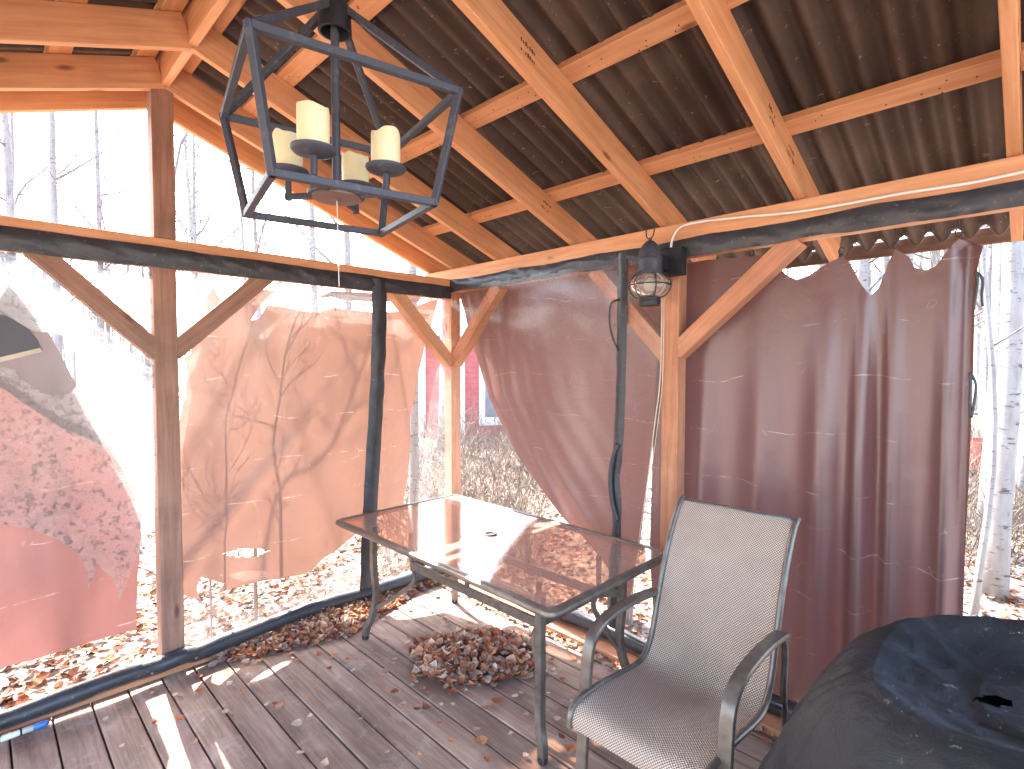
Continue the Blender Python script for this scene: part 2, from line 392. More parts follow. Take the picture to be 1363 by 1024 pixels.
def siding():
    n = N('red_board_siding'); tc = n.obj((1, 1, 1)); sx = n.n('ShaderNodeSeparateXYZ'); n.l(tc, sx.inputs[0])
    fr = n.math('FRACT', n.math('MULTIPLY', sx.outputs[2], 7)); a = n.noise(n.obj(), 5, 4)
    c = n.mix(n.gray(a, .3, .7, 0, 1), (.34, .085, .09), (.44, .13, .13)); c = n.mix(n.gray(fr, 0, .08, .7, 0), c, (.1, .015, .015))
    return n.done(n.pbr(c, .7))
M['red'] = siding()
M['redpaint'] = simple('faded_red_paint', (.42, .09, .075), .5)
M['tarp'] = simple('blue_tarp', (.06, .20, .55), .4, 0, .25, 6, .5, .4)
M['grey'] = simple('grey_metal', (.20, .23, .28), .4, .2)
M['pane'] = simple('window_pane', (.16, .2, .24), .1, 0, .2, 3)
M['rubber'] = simple('dark_rubber', (.02, .02, .02), .8)
M['stamp'] = simple('black_ink', (.05, .03, .02), .8)

# ------------------------------------------------------------------ world, sun, camera
SUN_EL, SUN_TO = R(47), Vector((-1, .085, 0)).normalized()
w = bpy.data.worlds.new("World"); S.world = w; w.use_nodes = True
nt = w.node_tree; bg = nt.nodes['Background']; sky = nt.nodes.new('ShaderNodeTexSky'); sky.sky_type = 'NISHITA'; sky.sun_disc = False
sky.sun_elevation = SUN_EL; sky.sun_rotation = R(270+4.9); sky.air_density = 1.0; sky.dust_density = 2.5; sky.ozone_density = .6
nt.links.new(sky.outputs[0], bg.inputs[0]); bg.inputs[1].default_value = .15
sd = bpy.data.lights.new('sun', 'SUN'); sd.energy = 3.6; sd.angle = R(.5); sd.color = (1, .95, .87)
so = bpy.data.objects.new('sun', sd); COL.objects.link(so)
to_sun = SUN_TO*math.cos(SUN_EL)+Vector((0, 0, math.sin(SUN_EL))); so.rotation_euler = (-to_sun).to_track_quat('-Z', 'Y').to_euler(); so.location = (-6, 0, 8)
cd = bpy.data.cameras.new('camera'); cam = bpy.data.objects.new('camera', cd); COL.objects.link(cam); S.camera = cam
cam.location = CAM; cam.rotation_euler = FWD.to_track_quat('-Z', 'Y').to_euler(); cd.sensor_width = 36; cd.lens = 36*F_PX/1363.; cd.clip_end = 600; cd.clip_start = .02
S.view_settings.view_transform = 'Standard'; S.view_settings.look = 'None'; S.view_settings.exposure = 3.5; S.view_settings.gamma = 1
S.cycles.max_bounces = 14; S.cycles.transparent_max_bounces = 24; S.cycles.diffuse_bounces = 6; S.cycles.caustics_reflective = False; S.cycles.caustics_refractive = False
S.cycles.sample_clamp_indirect = 6

GZ = -.28    # ground level beside the deck
# ------------------------------------------------------------------ ground
mb = MB(); nx = 90
def gh(x, y):
    d = max(0, max(-.3-x, y-.3, x-4.5, -4.5-y)); k = min(1, d/4)
    return GZ + k*(.16*noise.noise(Vector((x*.12, y*.12, 0)))+.05*noise.noise(Vector((x*.6, y*.6, 4))))
def gs(i): t = (i/nx)*2-1; return math.copysign(abs(t)**3.2, t)*300
vs = [(gs(i)-1, gs(j)+1, gh(gs(i)-1, gs(j)+1)) for i in range(nx+1) for j in range(nx+1)]
fs = [(i*(nx+1)+j, (i+1)*(nx+1)+j, (i+1)*(nx+1)+j+1, i*(nx+1)+j+1) for i in range(nx) for j in range(nx)]
mb.add(vs, fs); tag(mb.build('ground', M['ground'], smooth=True), kind='structure')

# ------------------------------------------------------------------ deck
mb = MB(); y = .10; k = 0
while y > -3.95:
    c = .86+random.random()*.28; b0 = len(mb.v)
    mb.box((-.10, y-.139, -.038+random.uniform(-.001, .001)), (4.0, y, random.uniform(-.0015, .0015)), .004)
    for i in range(b0, len(mb.v)): mb.c[i] = (c, c*random.uniform(.97, 1), c*random.uniform(.95, 1), 1)
    y -= .1465
mb.box((-.075, -3.87, GZ-.2), (-.04, .02, -.041)); mb.box((-.04, .0, GZ-.2), (3.98, .04, -.041))  # unseen skirt boards added to stop light glowing up through the board gaps
for yy in (-1.9, -3.85): mb.box((-.038, yy-.02, GZ-.1), (3.98, yy+.02, -.0405))
tag(mb.build('deck', M['deck']), kind='structure')

# ------------------------------------------------------------------ gazebo
YR, TAN, Z0 = -1.87, .36, 2.40           # ridge line, roof slope, rafter underside above the plate
def zr(y): return Z0 - TAN*y if y > YR else Z0 - TAN*(2*YR-y)
gz = empty('wooden_gazebo', (1.85, -1.87, 0), 'orange timber gazebo of posts, rafters and dark corrugated roofing over the deck', 'gazebo')
def part(name, m, fn):
    b = MB(); fn(b); return b.build(name, m, gz)
XF = 3.74
part('post', M['post'], lambda b: b.box((-.10, -1.945, .041), (0, -1.84, 2.158)))
part('king_post', M['post'], lambda b: b.box((-.098, -1.935, 2.307), (-.002, -1.835, 3.10)))
part('post', M['wood2'], lambda b: b.box((-.09, 0, .036), (0, .09, 2.212)))
part('post', M['wood2'], lambda b: b.box((1.79, 0, .036), (1.885, .088, 2.212)))
part('post', M['wood'], lambda b: b.box((XF, 0, 0), (XF+.09, .088, 2.212)))
part('post', M['wood'], lambda b: b.box((XF, -3.83, 0), (XF+.09, -3.74, 2.18)))
part('post', M['wood'], lambda b: b.box((-.09, -3.83, 0), (0, -3.74, 2.158)))
part('tie_beam', M['wood'], lambda b: b.box((-.09, -3.74, 2.158), (0, -.002, 2.305)))
part('wall_plate', M['wood'], lambda b: b.box((-.33, 0, 2.212), (4.1, .088, 2.385)))
part('wall_plate', M['wood'], lambda b: b.box((-.33, -3.828, 2.182), (4.1, -3.74, 2.385)))
part('ridge_beam', M['wood'], lambda b: b.box((-.36, YR-.019, 3.085), (4.1, YR+.019, 3.275)))
# rafters, mirrored about the ridge
H = .148/math.cos(math.atan(TAN))
for i, x in enumerate((-.335, 0., .455, 1.14, 1.76, 2.43, 3.13, 3.78)):
    x0 = x-.037 if x == 0. else x
    for sgn in (1, -1):
        y0, y1 = YR+.021, .62
        def f(b, sgn=sgn, x0=x0):
            ya, yb = (y0, y1) if sgn == 1 else (2*YR-y0, 2*YR-y1)
            b.beam((x0+.019, ya, zr(ya)+H/2), (x0+.019, yb, zr(yb)+H/2), .038, .148, (0, 0, 1))
        part('rafter', M['wood'], f)
# battens on top of the rafters
def top(y): return zr(y)+H
for yc in (.50, -.187, -.818, -1.45, -1.785):
    for sgn in (1, -1):
        y = yc if sgn == 1 else 2*YR-yc
        def f(b, y=y, sgn=sgn): b.beam((-.36, y, top(y)+.021), (4.1, y, top(y)+.021), .089, .038, Vector((0, TAN*sgn, 1)).normalized())
        part('purlin', M['wood'], f)
# corrugated sheets
for sgn in (1, -1):
    x = -.42; q = 0
    while x < 4.1:
        def f(b, x=x, q=q, sgn=sgn):
            nX, nY = 120, 8; vs = []; gs_ = []
            for i in range(nX+1):
                xx = x+i/nX*.99
                for j in range(nY+1):
                    t = j/nY; yd = .90-t*(.90-YR-.02); yy = yd if sgn == 1 else 2*YR-yd
                    zz = top(yy)+.062+.030*math.cos(2*math.pi*xx/.108)+q*.012+.004*noise.noise(Vector((xx*3, yy*3, q)))
                    vs.append((xx, yy, zz))
            nn = nY+1
            fs = [(i*nn+j, (i+1)*nn+j, (i+1)*nn+j+1, i*nn+j+1) for i in range(nX) for j in range(nY)]
            n0 = len(vs); vs2 = [(a, b_, c+.003) for a, b_, c in vs]
            b.add(vs, fs); b.add(vs2, [tuple(reversed(t)) for t in fs])
        b = MB(); f(b); b.build('roof_sheet', M['roof'], gz, smooth=True)
        x += .95; q = 1-q
b = MB(); b.sweep([(-.43, YR, zr(YR)+H+.085), (4.14, YR, zr(YR)+H+.085)], [(-.2, -.072), (0, .0), (.2, -.072), (.2, -.068), (0, .006), (-.2, -.068)]); b.build('ridge_cap', M['roof'], gz)
for sgn in (1, -1):
    yf = .916 if sgn == 1 else 2*YR-.916
    part('fascia', M['dustwood'], lambda b: b.box((-.40, yf-.010, top(yf)+.012), (4.12, yf+.008, top(yf)+.095)))
# knee braces
def brace_l(ya, za, yb, zb): part('brace', M['post'] if abs(ya+1.89) < .2 else M['wood'], lambda b: b.beam((-.046, ya, za), (-.046, yb, zb), .086, .088, Vector((0, -(zb-za), yb-ya))))
def brace_r(xa, za, xb, zb): part('brace', M['wood2'], lambda b: b.beam((xa, .045, za), (xb, .045, zb), .086, .088, Vector((-(zb-za), 0, xb-xa))))
brace_l(-1.925, 1.715, -2.40, 2.185); brace_l(-1.86, 1.715, -1.36, 2.185); brace_l(.01, 1.67, -.53, 2.21)
brace_r(-.01, 1.67, .50, 2.21); brace_r(1.81, 1.70, 1.33, 2.215); brace_r(1.865, 1.72, 2.44, 2.22)
part('sill', M['wood2'], lambda b: b.box((-.115, -3.74, .0005), (-.012, .0, .04)))
part('sill', M['wood2'], lambda b: b.box((-.01, -.142, .0005), (3.74, .0, .036)))
# ink stamps on the lumber
def stamp(x, yc, row):
    b = MB()
    for i in range(7):
        for r in range(2):
            if random.random() < .8:
                yy = yc+i*.012; zc = zr(yy)+H*(.35+.22*r)
                b.box((x+.0385, yy, zc), (x+.0392, yy+random.uniform(.004, .009), zc+random.uniform(.008, .018)), .0001)
    b.build('grade_stamp', M['stamp'], gz)
for x, y in ((1.14, -.28), (1.76, -1.1), (2.43, -.42), (2.43, -.20), (.455, -1.0), (3.13, -.3)): stamp(x, y, 0)
# nail heads and cobweb tufts under the roof
b = MB()
random.seed(11)
for i in range(130):
    x = random.uniform(.05, 3.5); y = random.uniform(-1.7, .35); z = top(y)+.052
    if i % 3 == 0: z = top(y)+.045; 
    n_ = random.randint(2, 4); p = Vector((x, y, z-.004)); pts = [p]
    for k in range(n_): p = p+Vector((random.uniform(-.016, .016), random.uniform(-.016, .016), random.uniform(-.006, .003))); pts.append(p)
    b.tube(pts, random.uniform(.0005, .0011), 3)
cw = b.build('cobweb', M['cobweb'], gz); cw['kind'] = 'stuff'
b = MB()
for yc in (-.187, -.818, -1.45):
    for i in range(38):
        x = random.uniform(.1, 3.7); y = yc+random.uniform(-.03, .03); z = top(y)+.0012
        b.lathe((x, y, z), [(0, -.0022), (.0032, -.0018), (.0036, 0.004)], 6)
b.build('nail_heads', M['stamp'], gz)['kind'] = 'stuff'

# ------------------------------------------------------------------ vinyl screens
def wL(px, py, x=-.045): p = on(px, py, 0, x); return (p.y, p.z)
def wR(px, py, y=-.012): p = on(px, py, 1, y); return (p.x, p.z)
def nz(a, b, c=0.): return noise.noise(Vector((a, b, c)))
vl = empty('clear_screen', (0, -1.2, .04), 'clear dusty plastic screen with black hems under the gable, torn at its left', 'screen')
b = MB()
hole = [wL(*p) for p in [(-30, 418), (8, 420), (25, 430), (48, 442), (70, 443), (85, 447), (95, 465), (107, 480), (112, 495), (105, 510), (92, 525), (70, 527), (55, 523), (45, 515), (28, 505), (22, 492), (0, 488), (-30, 488)]]
low = [wL(*p) for p in [(-60, 690), (0, 698), (40, 704), (80, 720), (106, 738), (112, 752), (118, 785), (128, 752), (150, 770), (160, 800), (172, 770), (186, 735)]]
outl = [(-3.2, 2.2), (-3.2, low[0][1])]+low+[(-1.95, .95), (-1.9, .09), (-1.88, .09), (-1.88, 2.2)]
sheet(b, outl, [hole], .05, lambda u, z: (-.045+.008*nz(u*3, z*2), u, z), .006, .012)
b.build('film', M['film_left'], vl, smooth=True)
b = MB(); st = [wL(*p, -.03) for p in [(-10, 335), (38, 338), (207, 488), (207, 520), (120, 442), (62, 388), (-10, 352)]]
sheet(b, st, [], .04, lambda u, z: (-.034+.005*nz(u*9, z*9), u, z), .004); 
st = [wL(*p, -.03) for p in [(85, 342), (205, 356), (205, 372), (110, 362)]]
sheet(b, st, [], .04, lambda u, z: (-.034+.005*nz(u*9, z*9), u, z), .003); b.build('film_fold', M['film_fold'], vl, smooth=True)
b = MB(); sheet(b, [(-1.86, .08), (-.66, .08), (-.62, 2.2), (-1.86, 2.2)], [], .06, lambda u, z: (-.05+.008*nz(u*3, z*2, 2), u, z)); b.build('film', M['film_mid'], vl, smooth=True)
b = MB(); sheet(b, [(-.66, .08), (-.01, .08), (-.01, 2.2), (-.62, 2.2)], [], .06, lambda u, z: (.006+.003*nz(u*3, z*2, 5), u, z)); b.build('film', M['film_mid'], vl, smooth=True)
def hemband(path_lo, path_hi, offs, axis, n=140, sd=0):
    """a wrinkled doubled vinyl strip nailed along a beam"""
    b = MB(); vs = []; rows = 7
    for i in range(n+1):
        t = i/n
        for j in range(rows+1):
            s_ = j/rows; u = path_lo(t)[0]; z = path_lo(t)[1]*(1-s_)+path_hi(t)[1]*s_
            w_ = .006+.010*math.sin(math.pi*s_)+.007*nz(u*9+s_*2.2, s_*2, sd)+.006*nz(u*24+s_*6, s_*3, sd+4)
            d = offs+max(.002, w_)*(1 if axis == 0 else -1)
            vs.append((d, u, z) if axis == 0 else (u, d, z))
    m = rows+1; fs = [(i*m+j, (i+1)*m+j, (i+1)*m+j+1, i*m+j+1) for i in range(n) for j in range(rows)]
    b.add(vs, fs); return b
hemband(lambda t: (-3.3+3.29*t, 2.150+.008*nz(t*14, 1)+.012*max(0, t-.9)*10*.5), lambda t: (-3.3+3.29*t, 2.262-.012*t+.006*nz(t*11, 7)), 0, 0, 160, 3).build('top_hem', M['vinyl'], vl, smooth=True)
def tubehem(path, r, axis):
    b = MB(); pts = smooth_path(path, 10); b.tube(pts, [r*(1+.12*nz(p[0]*5+p[1]*5, .3)) for p in pts], 12); return b
pth = [(.012, -3.4, .07), (.02, -2.9, .075), (.022, -2.55, .078), (.03, -2.3, .092), (.028, -2.1, .096), (.02, -1.98, .09), (.03, -1.86, .10), (.012, -1.78, .082), (-.005, -1.6, .088), (-.01, -1.3, .098), (-.004, -1.0, .105), (0, -.8, .095), (0, -.5, .09), (.0, -.25, .085), (.02, -.02, .085)]
tubehem(pth, .043, 0).build('bottom_hem', M['vinyl'], vl, smooth=True)
for y in (-2.42, -2.2, -2.0, -1.8, -1.2, -.62):
    b = MB(); b.lathe((.064, y, .08), [(0, .004), (.006, .003), (.009, 0)], 10, (1, 0, .3)); b.build('snap', M['bronze'], vl, smooth=True)
def strip(pts, wd, axis, off, sd):
    b = MB(); P = smooth_path([(a, c, 0) for a, c in pts], 12); vs = []; rows = 6
    for i, p in enumerate(P):
        for j in range(rows+1):
            s_ = j/rows-.5; d = off+(.012*math.cos(s_*math.pi)+.005*nz(p.y*9, s_*4, sd))*(1 if axis == 0 else -1); u = p.x+s_*wd*(1+.14*nz(p.y*6, sd))
            vs.append((d, u, p.y) if axis == 0 else (u, d, p.y))
    m = rows+1; b.add(vs, [(i*m+j, (i+1)*m+j, (i+1)*m+j+1, i*m+j+1) for i in range(len(P)-1) for j in range(rows)]); return b
strip([(-.635, 2.235), (-.64, 1.9), (-.66, 1.5), (-.69, 1.1), (-.72, .7), (-.74, .35), (-.755, .06)], .112, 0, .012, 1).build('zipper_strip', M['vinyl'], vl, smooth=True)
vr = empty('clear_screen', (1.2, -.01, .04), 'clear plastic screen with brown dust along its black top hem, right of the corner post', 'screen')
b = MB(); sheet(b, [(.01, .08), (1.5, .08), (1.79, .08), (1.79, 2.24), (.01, 2.24)], [], .06, lambda u, z: (u, -.014+.006*nz(u*3, z*2), z)); b.build('film', M['film_right'], vr, smooth=True)
def sagt(u): return 2.305+.004*nz(u*4, 2)-.012*abs(math.sin(u*4.6))
hemband(lambda t: (-.0+3.45*t, 2.205+.012*nz(t*13, 5)), lambda t: (3.45*t, sagt(3.45*t)), -.001, 1, 190, 8).build('top_hem', M['vinyl'], vr, smooth=True)
tubehem([(.02, -.01, .09), (.4, -.01, .085), (.9, -.02, .08), (1.4, -.01, .085), (1.8, -.025, .08), (2.3, -.02, .075), (2.8, -.02, .08), (3.5, -.02, .08)], .042, 1).build('bottom_hem', M['vinyl'], vr, smooth=True)
strip([(1.553, 2.28), (1.552, 1.9), (1.545, 1.5), (1.53, 1.15), (1.51, 1.0), (1.525, .82), (1.52, .6), (1.50, .3), (1.495, .06)], .066, 1, -.018, 6).build('zipper_strip', M['vinyl'], vr, smooth=True)
b = MB(); b.tube(smooth_path([(1.545, -.036, 1.20), (1.515, -.042, 1.12), (1.50, -.046, 1.0), (1.515, -.045, .86), (1.545, -.04, .76)], 6), .014, 8, (0, 1, 0)); b.build('tie_strap', M['vinyl'], vr, smooth=True); b = MB()
b.tube(smooth_path([(1.54, -.03, 2.02), (1.485, -.03, 2.0), (1.475, -.03, 1.9), (1.50, -.03, 1.8), (1.535, -.03, 1.73)], 6), .006, 6, (0, 1, 0)); b.build('tie_strap', M['vinyl'], vr, smooth=True)

# ------------------------------------------------------------------ curtains
def curtain(o, name, mat, outline, holes, axis, off, fold, sp=.035, jag=0, hjag=0):
    b = MB()
    def t3(u, z):
        d = off+(fold(u, z) if axis == 1 else -fold(u, z)); return (d, u, z) if axis == 0 else (u, d, z)
    sheet(b, outline, holes, sp, t3, jag, hjag); return b.build(name, mat, o, smooth=True)
cL = lambda px, py: wL(px, py, -.13)
cR = lambda px, py: wR(px, py, .13)
def hump(x, c, wd, a): return a*math.exp(-((x-c)/wd)**2)
# far left curtain
c1 = empty('curtain', (-.13, -2.3, .3), 'faded red curtain slumped diagonally behind torn plastic, left of the gable post', 'curtain', )
o1 = [cL(*p) for p in [(-230, 440), (-60, 470), (0, 500), (75, 552), (130, 575), (160, 620), (189, 684), (186, 760), (182, 838), (120, 853), (0, 888), (-60, 905), (-230, 960)]]
f1 = lambda u, z: .03*math.sin(u*4+z*5)+.035*nz(u*1.6+z*1.2, z*1.6-u, 4)
curtain(c1, 'cloth', M['curt_low'], o1, [], 0, -.13, f1, .035, .004)
o1b = [cL(*p) for p in [(-230, 300), (-60, 340), (0, 385), (12, 357), (30, 385), (52, 420), (100, 510), (150, 600), (130, 590), (75, 566), (0, 515), (-60, 482), (-230, 450)]]
curtain(c1, 'flap', M['flap'], o1b, [], 0, -.115, lambda u, z: f1(u, z)+.01, .035, .003)
pt = [cL(*p) for p in [(-120, 408), (0, 414), (38, 440), (48, 452), (55, 466), (0, 480), (-120, 506)]]
b = MB(); sheet(b, pt, [], .04, lambda u, z: (-.064+.006*nz(u*5, z*5), u, z)); po = b.build('patch', M['patch'], c1, smooth=True)
b = MB(); a_, e_ = on(55, 466, 0, -.060), on(-120, 508, 0, -.060); b.beam(a_, e_, .004, .022); b.build('hem', M['hem_cream'], po)
b = MB(); p_ = on(12, 357, 0, -.12); b.tube(smooth_path([p_+Vector((0, 0, -.02)), p_+Vector((0, .006, .03)), p_+Vector((0, -.01, .06))], 5), .003, 6); b.build('hook', M['iron'], c1)
# curtain between gable post and corner, lit through by the sun
c2 = empty('curtain', (-.13, -1.1, .4), 'sunlit rust curtain with branch shadows and ragged bottom beside the gable post', 'curtain')
o2 = [cL(*p) for p in [(246, 478), (255, 470), (268, 425), (276, 395), (284, 384), (292, 398), (322, 392), (350, 384), (372, 386), (352, 405), (336, 426), (348, 424), (360, 405), (378, 408), (400, 413), (425, 416), (446, 409), (470, 413), (500, 416), (540, 414), (575, 400), (583, 398), (577, 430), (562, 490), (552, 560), (544, 620), (534, 672), (500, 690), (470, 718), (432, 742), (420, 756), (405, 765), (350, 775), (315, 783), (290, 792), (300, 778), (268, 768), (262, 785), (268, 800), (250, 795), (236, 786), (236, 690), (241, 560), (252, 500)]]
h2 = [cL(*p) for p in [(296, 738), (318, 731), (345, 731), (362, 734), (345, 742), (318, 744)]]
def f2(u, z):
    k = 1-min(1, max(0, (z-.3)/1.8))
    return .022*nz(u*2.2, z*1.2, 9)+.03*math.sin(u*7+z*1.6)*(.3+.7*min(1, max(0, (u+1.0)/.8)))+hump(u+.35*z, -.78, .09, -.03)+hump(u-.55*z, -2.45, .08, .045)+hump(u-.9*z, -2.25, .06, -.05)*k+hump(u+.2*z, .0, .05, .04)
curtain(c2, 'cloth', M['curt_sun'], o2, [h2], 0, -.14, f2, .03, .004, .004)
o2b = [cL(*p) for p in [(418, 398), (440, 388), (470, 389), (520, 391), (560, 396), (556, 402), (500, 402), (455, 400), (440, 396)]]
curtain(c2, 'top_hem', M['flap'], o2b, [], 0, -.12, lambda u, z: .01*nz(u*6, z), .03, .002)
for q0, q1 in (((284, 386), (284, 366)), ((373, 387), (374, 372)), ((446, 411), (447, 384)), ((500, 417), (500, 388)), ((540, 416), (541, 392))):
    b = MB(); a_ = on(*q0, 0, -.135); e_ = on(*q1, 0, -.10); b.tube(smooth_path([a_-Vector((0, 0, .012)), a_.lerp(e_, .5)+Vector((0, .006, 0)), e_+Vector((0, 0, .06))], 5), .0024, 5); b.build('curtain_hook', M['iron'], c2, smooth=True)
# curtain right of the corner post, swept aside
c3 = empty('curtain', (.8, .13, .4), 'brown curtain swept aside in a long curve right of the corner post', 'curtain')
o3 = [cR(*p) for p in [(606, 368), (618, 415), (626, 455), (640, 505), (655, 548), (678, 590), (702, 622), (735, 668), (775, 715), (815, 770), (836, 800), (842, 770), (850, 725), (862, 640), (874, 555), (884, 470), (900, 340)]]
def sl(u, z): return u+.62*(2.2-z)*.5
def f3(u, z): 
    e = u-(.12+(2.2-z)*.28 if z > 1.4 else .35+(1.4-z)*.75)
    return .012*math.sin(e*38)*math.exp(-max(0, e)*3.0)+.02*nz(u*2.5+z, z*.7, 3)+.02*math.sin(u*5.5)
curtain(c3, 'cloth', M['curt'], o3, [], 1, .13, f3, .03)
# tall curtain with satin folds at the right
c4 = empty('curtain', (2.4, .13, .1), 'tall brown satin curtain with deep vertical folds and scalloped top behind the mesh chair', 'curtain')
o4 = [cR(*p) for p in [(872, 500), (884, 400), (898, 352), (940, 346), (985, 342), (1012, 340), (1032, 352), (1045, 366), (1058, 372), (1075, 366), (1100, 350), (1120, 340), (1130, 350), (1145, 378), (1157, 393), (1166, 384), (1180, 350), (1190, 331), (1208, 340), (1216, 355), (1232, 359), (1244, 353), (1258, 335), (1275, 316), (1294, 320), (1308, 326), (1300, 352), (1297, 372), (1294, 470), (1291, 560), (1287, 650), (1282, 740), (1279, 835), (1275, 930), (1150, 990), (1020, 930), (965, 900), (900, 866), (868, 832), (862, 740), (866, 620)]]
def f4(u, z):
    k = min(1, max(0.15, (2.12-z)/.9)); d = 0; uu = u+.05*(1.2-z)*max(0, (2.7-u))
    for c, wd, a in ((1.96, .05, .03), (2.10, .10, -.02), (2.25, .06, .03), (2.38, .09, -.025), (2.52, .05, .05), (2.62, .035, -.02), (2.675, .035, .06), (2.735, .03, -.07), (2.785, .025, .035), (2.88, .08, -.035), (2.965, .018, .045)):
        d += hump(uu, c, wd, -a*k)
    d += .016*nz(u*1.6, z*.7, 12)
    v = 0
    for c, zt_ in ((2.695, 1.95), (2.90, 2.02), (2.43, 2.08), (2.17, 2.15)):   # swags hanging between the hooks
        r_ = math.hypot((u-c)*1.5, z-zt_-.12); v += .018*math.exp(-((r_-.22)/.035)**2)*(1 if z < zt_+.03 else .3)
    if u > 2.985: d += (min(u, 3.03)-2.985)*1.4
    if u > 3.03: d -= (u-3.03)*1.6
    return d
curtain(c4, 'cloth', M['curt_satin'], o4, [], 1, .15, f4, .022)
b = MB()
for p0, p1, p2, p3 in (((1298, 362), (1301, 372), (1299, 392), (1296, 412)), ((1299, 362), (1308, 372), (1307, 392), (1308, 408)), ((1292, 496), (1299, 512), (1297, 535), (1293, 556)), ((1291, 496), (1292, 512), (1291, 535), (1292, 556))):
    b = MB(); b.tube(smooth_path([on(*q, 1, .12) for q in (p0, p1, p2, p3)], 5), .005, 6, (0, 1, 0)); b.build('tie_strap', M['vinyl'], c4, smooth=True)
b = MB()
for q in ((1120, 338), (1190, 330), (1276, 314), (1000, 340)):
    b = MB(); p = on(*q, 1, .1); ring = [p+Vector((.011*math.cos(a), 0, .012+.016*math.sin(a))) for a in [2*math.pi*k/14 for k in range(14)]]
    b.tube(ring, .0022, 6, (0, 1, 0), closed=True); b.tube([p+Vector((0, 0, .03)), p+Vector((.004, 0, .10))], .0016, 5); b.build('curtain_hook', M['iron'], c4, smooth=True)
# pale cord hanging beside the post
b = MB(); b.tube(smooth_path([on(*q, 1, -.03) for q in ((881, 395), (879, 500), (872, 560), (862, 640), (851, 715), (845, 760), (838, 825))], 8), .0034, 6); b.tube(smooth_path([on(*q, 1, -.03) for q in ((884, 395), (882, 500), (876, 560), (865, 640), (854, 715), (848, 760), (841, 830))], 8), .0022, 6)
tag(b.build('hanging_cord', M['hem_cream'], loc=(1.77, -.03, .3), smooth=True), 'pale cord hanging slanted beside the right post down to the screen hem', 'cord')
# white cable along the plate
b = MB(); b.tube(smooth_path([on(*q, 1, -.036) for q in ((893, 336), (895, 318), (906, 303), (930, 296), (990, 289), (1055, 283), (1120, 273), (1200, 258), (1290, 244), (1363, 229), (1440, 213))], 10), .0058, 8)
tag(b.build('power_cable', M['white'], loc=(2.3, -.03, 2.35), smooth=True), 'white power cable stapled along the eave beam from the wall lantern', 'cable')

# ------------------------------------------------------------------ chandelier
CC = Vector((1.834, -1.8765, 0)); ang = 2.1586
ch = empty('lantern_chandelier', (CC.x, CC.y, 3.08), 'black open cage chandelier with four ivory candles hanging from the ridge', 'chandelier')
def crn(r, z): return [CC+Vector((r*math.cos(ang+k*math.pi/2), r*math.sin(ang+k*math.pi/2), z)) for k in range(4)]
ring_t, ring_b, cap_r = crn(.354, 2.371), crn(.285, 2.085), crn(.037, 2.62)
b = MB(); sq = .0092
def bar(p, q): d = q-p; b.beam(p-d.normalized()*sq*.6, q+d.normalized()*sq*.6, 2*sq, 2*sq, (0, 0, 1), .0015)
for k in range(4):
    bar(ring_t[k], ring_t[(k+1) % 4]); bar(ring_b[k], ring_b[(k+1) % 4]); bar(cap_r[k], ring_t[k]); bar(ring_t[k], ring_b[k])
b.build('cage', M['irond'], ch)
b = MB(); b.lathe(CC, [(0, 2.655), (.03, 2.65), (.043, 2.63), (.045, 2.565), (.038, 2.563), (.03, 2.6), (0, 2.61)], 28); b.build('collar', M['iron'], ch, smooth=True, auto=40)
b = MB(); b.tube([CC+Vector((0, 0, 2.15)), CC+Vector((0, 0, 2.62))], .0115, 14); b.build('stem', M['irond'], ch, smooth=True, auto=40)
b = MB()
for i in range(14):
    z = 2.672+i*.0300; a = (i % 2)*math.pi/2; c = CC+Vector((0, 0, z)); ring = [c+Vector((math.cos(a)*.010*math.cos(t), math.sin(a)*.010*math.cos(t), .019*math.sin(t))) for t in [2*math.pi*k/12 for k in range(12)]]
    b.tube(ring, .0026, 6, (math.sin(a), -math.cos(a), .01), closed=True)
b.build('chain', M['iron'], ch, smooth=True)
b = MB(); b.lathe(CC, [(0, 2.138), (.062, 2.138), (.075, 2.132), (.078, 2.124), (.076, 2.118), (.02, 2.117)], 30); b.build('hub', M['irond'], ch, smooth=True, auto=40)
b = MB(); b.lathe(CC, [(0, 2.106), (.012, 2.106), (.012, 2.110), (.066, 2.112), (.066, 2.118)], 30); b.build('hub_plate', M['hubplate'], ch, smooth=True, auto=40)
for k in range(4):
    a = 2.2677+k*math.pi/2; d = Vector((math.cos(a), math.sin(a), 0)); dz = [0, 0, 0, 0][k]
    b = MB(); e = CC+d*.1406
    b.beam(CC+d*.05+Vector((0, 0, 2.122)), e+d*.008+Vector((0, 0, 2.122)), .016, .016); b.tube([e+Vector((0, 0, 2.112)), e+Vector((0, 0, 2.180))], .009, 10)
    arm = b.build('arm', M['irond'], ch, smooth=True, auto=40)
    b = MB(); b.lathe(e, [(0, 2.177), (.03, 2.177), (.05, 2.184), (.056, 2.191), (.056, 2.195), (.045, 2.190), (0, 2.188)], 26); b.build('candle_dish', M['irond'], arm, smooth=True, auto=50)
    b = MB(); h_ = .098+random.uniform(-.006, .008); nn = 30; vs = []; rows = [(.0, 2.190), (.0385, 2.190), (.0395, 2.228), (.0395, 2.190+h_*.92), (.0378, 2.190+h_), (.0335, 2.190+h_+.001), (.031, 2.190+h_*.93), (0, 2.190+h_*.9)]
    for i in range(nn):
        t = 2*math.pi*i/nn
        for r_, z_ in rows: vs.append(e+Vector((r_*math.cos(t), r_*math.sin(t), z_+(.010*nz(math.cos(t)*1.4, math.sin(t)*1.4, k*3.) if z_ > 2.26 else 0))))
    m = len(rows); b.add(vs, [(i*m+j, ((i+1) % nn)*m+j, ((i+1) % nn)*m+j+1, i*m+j+1) for i in range(nn) for j in range(m-1)]); b.build('candle', M['wax'], arm, smooth=True, auto=55)
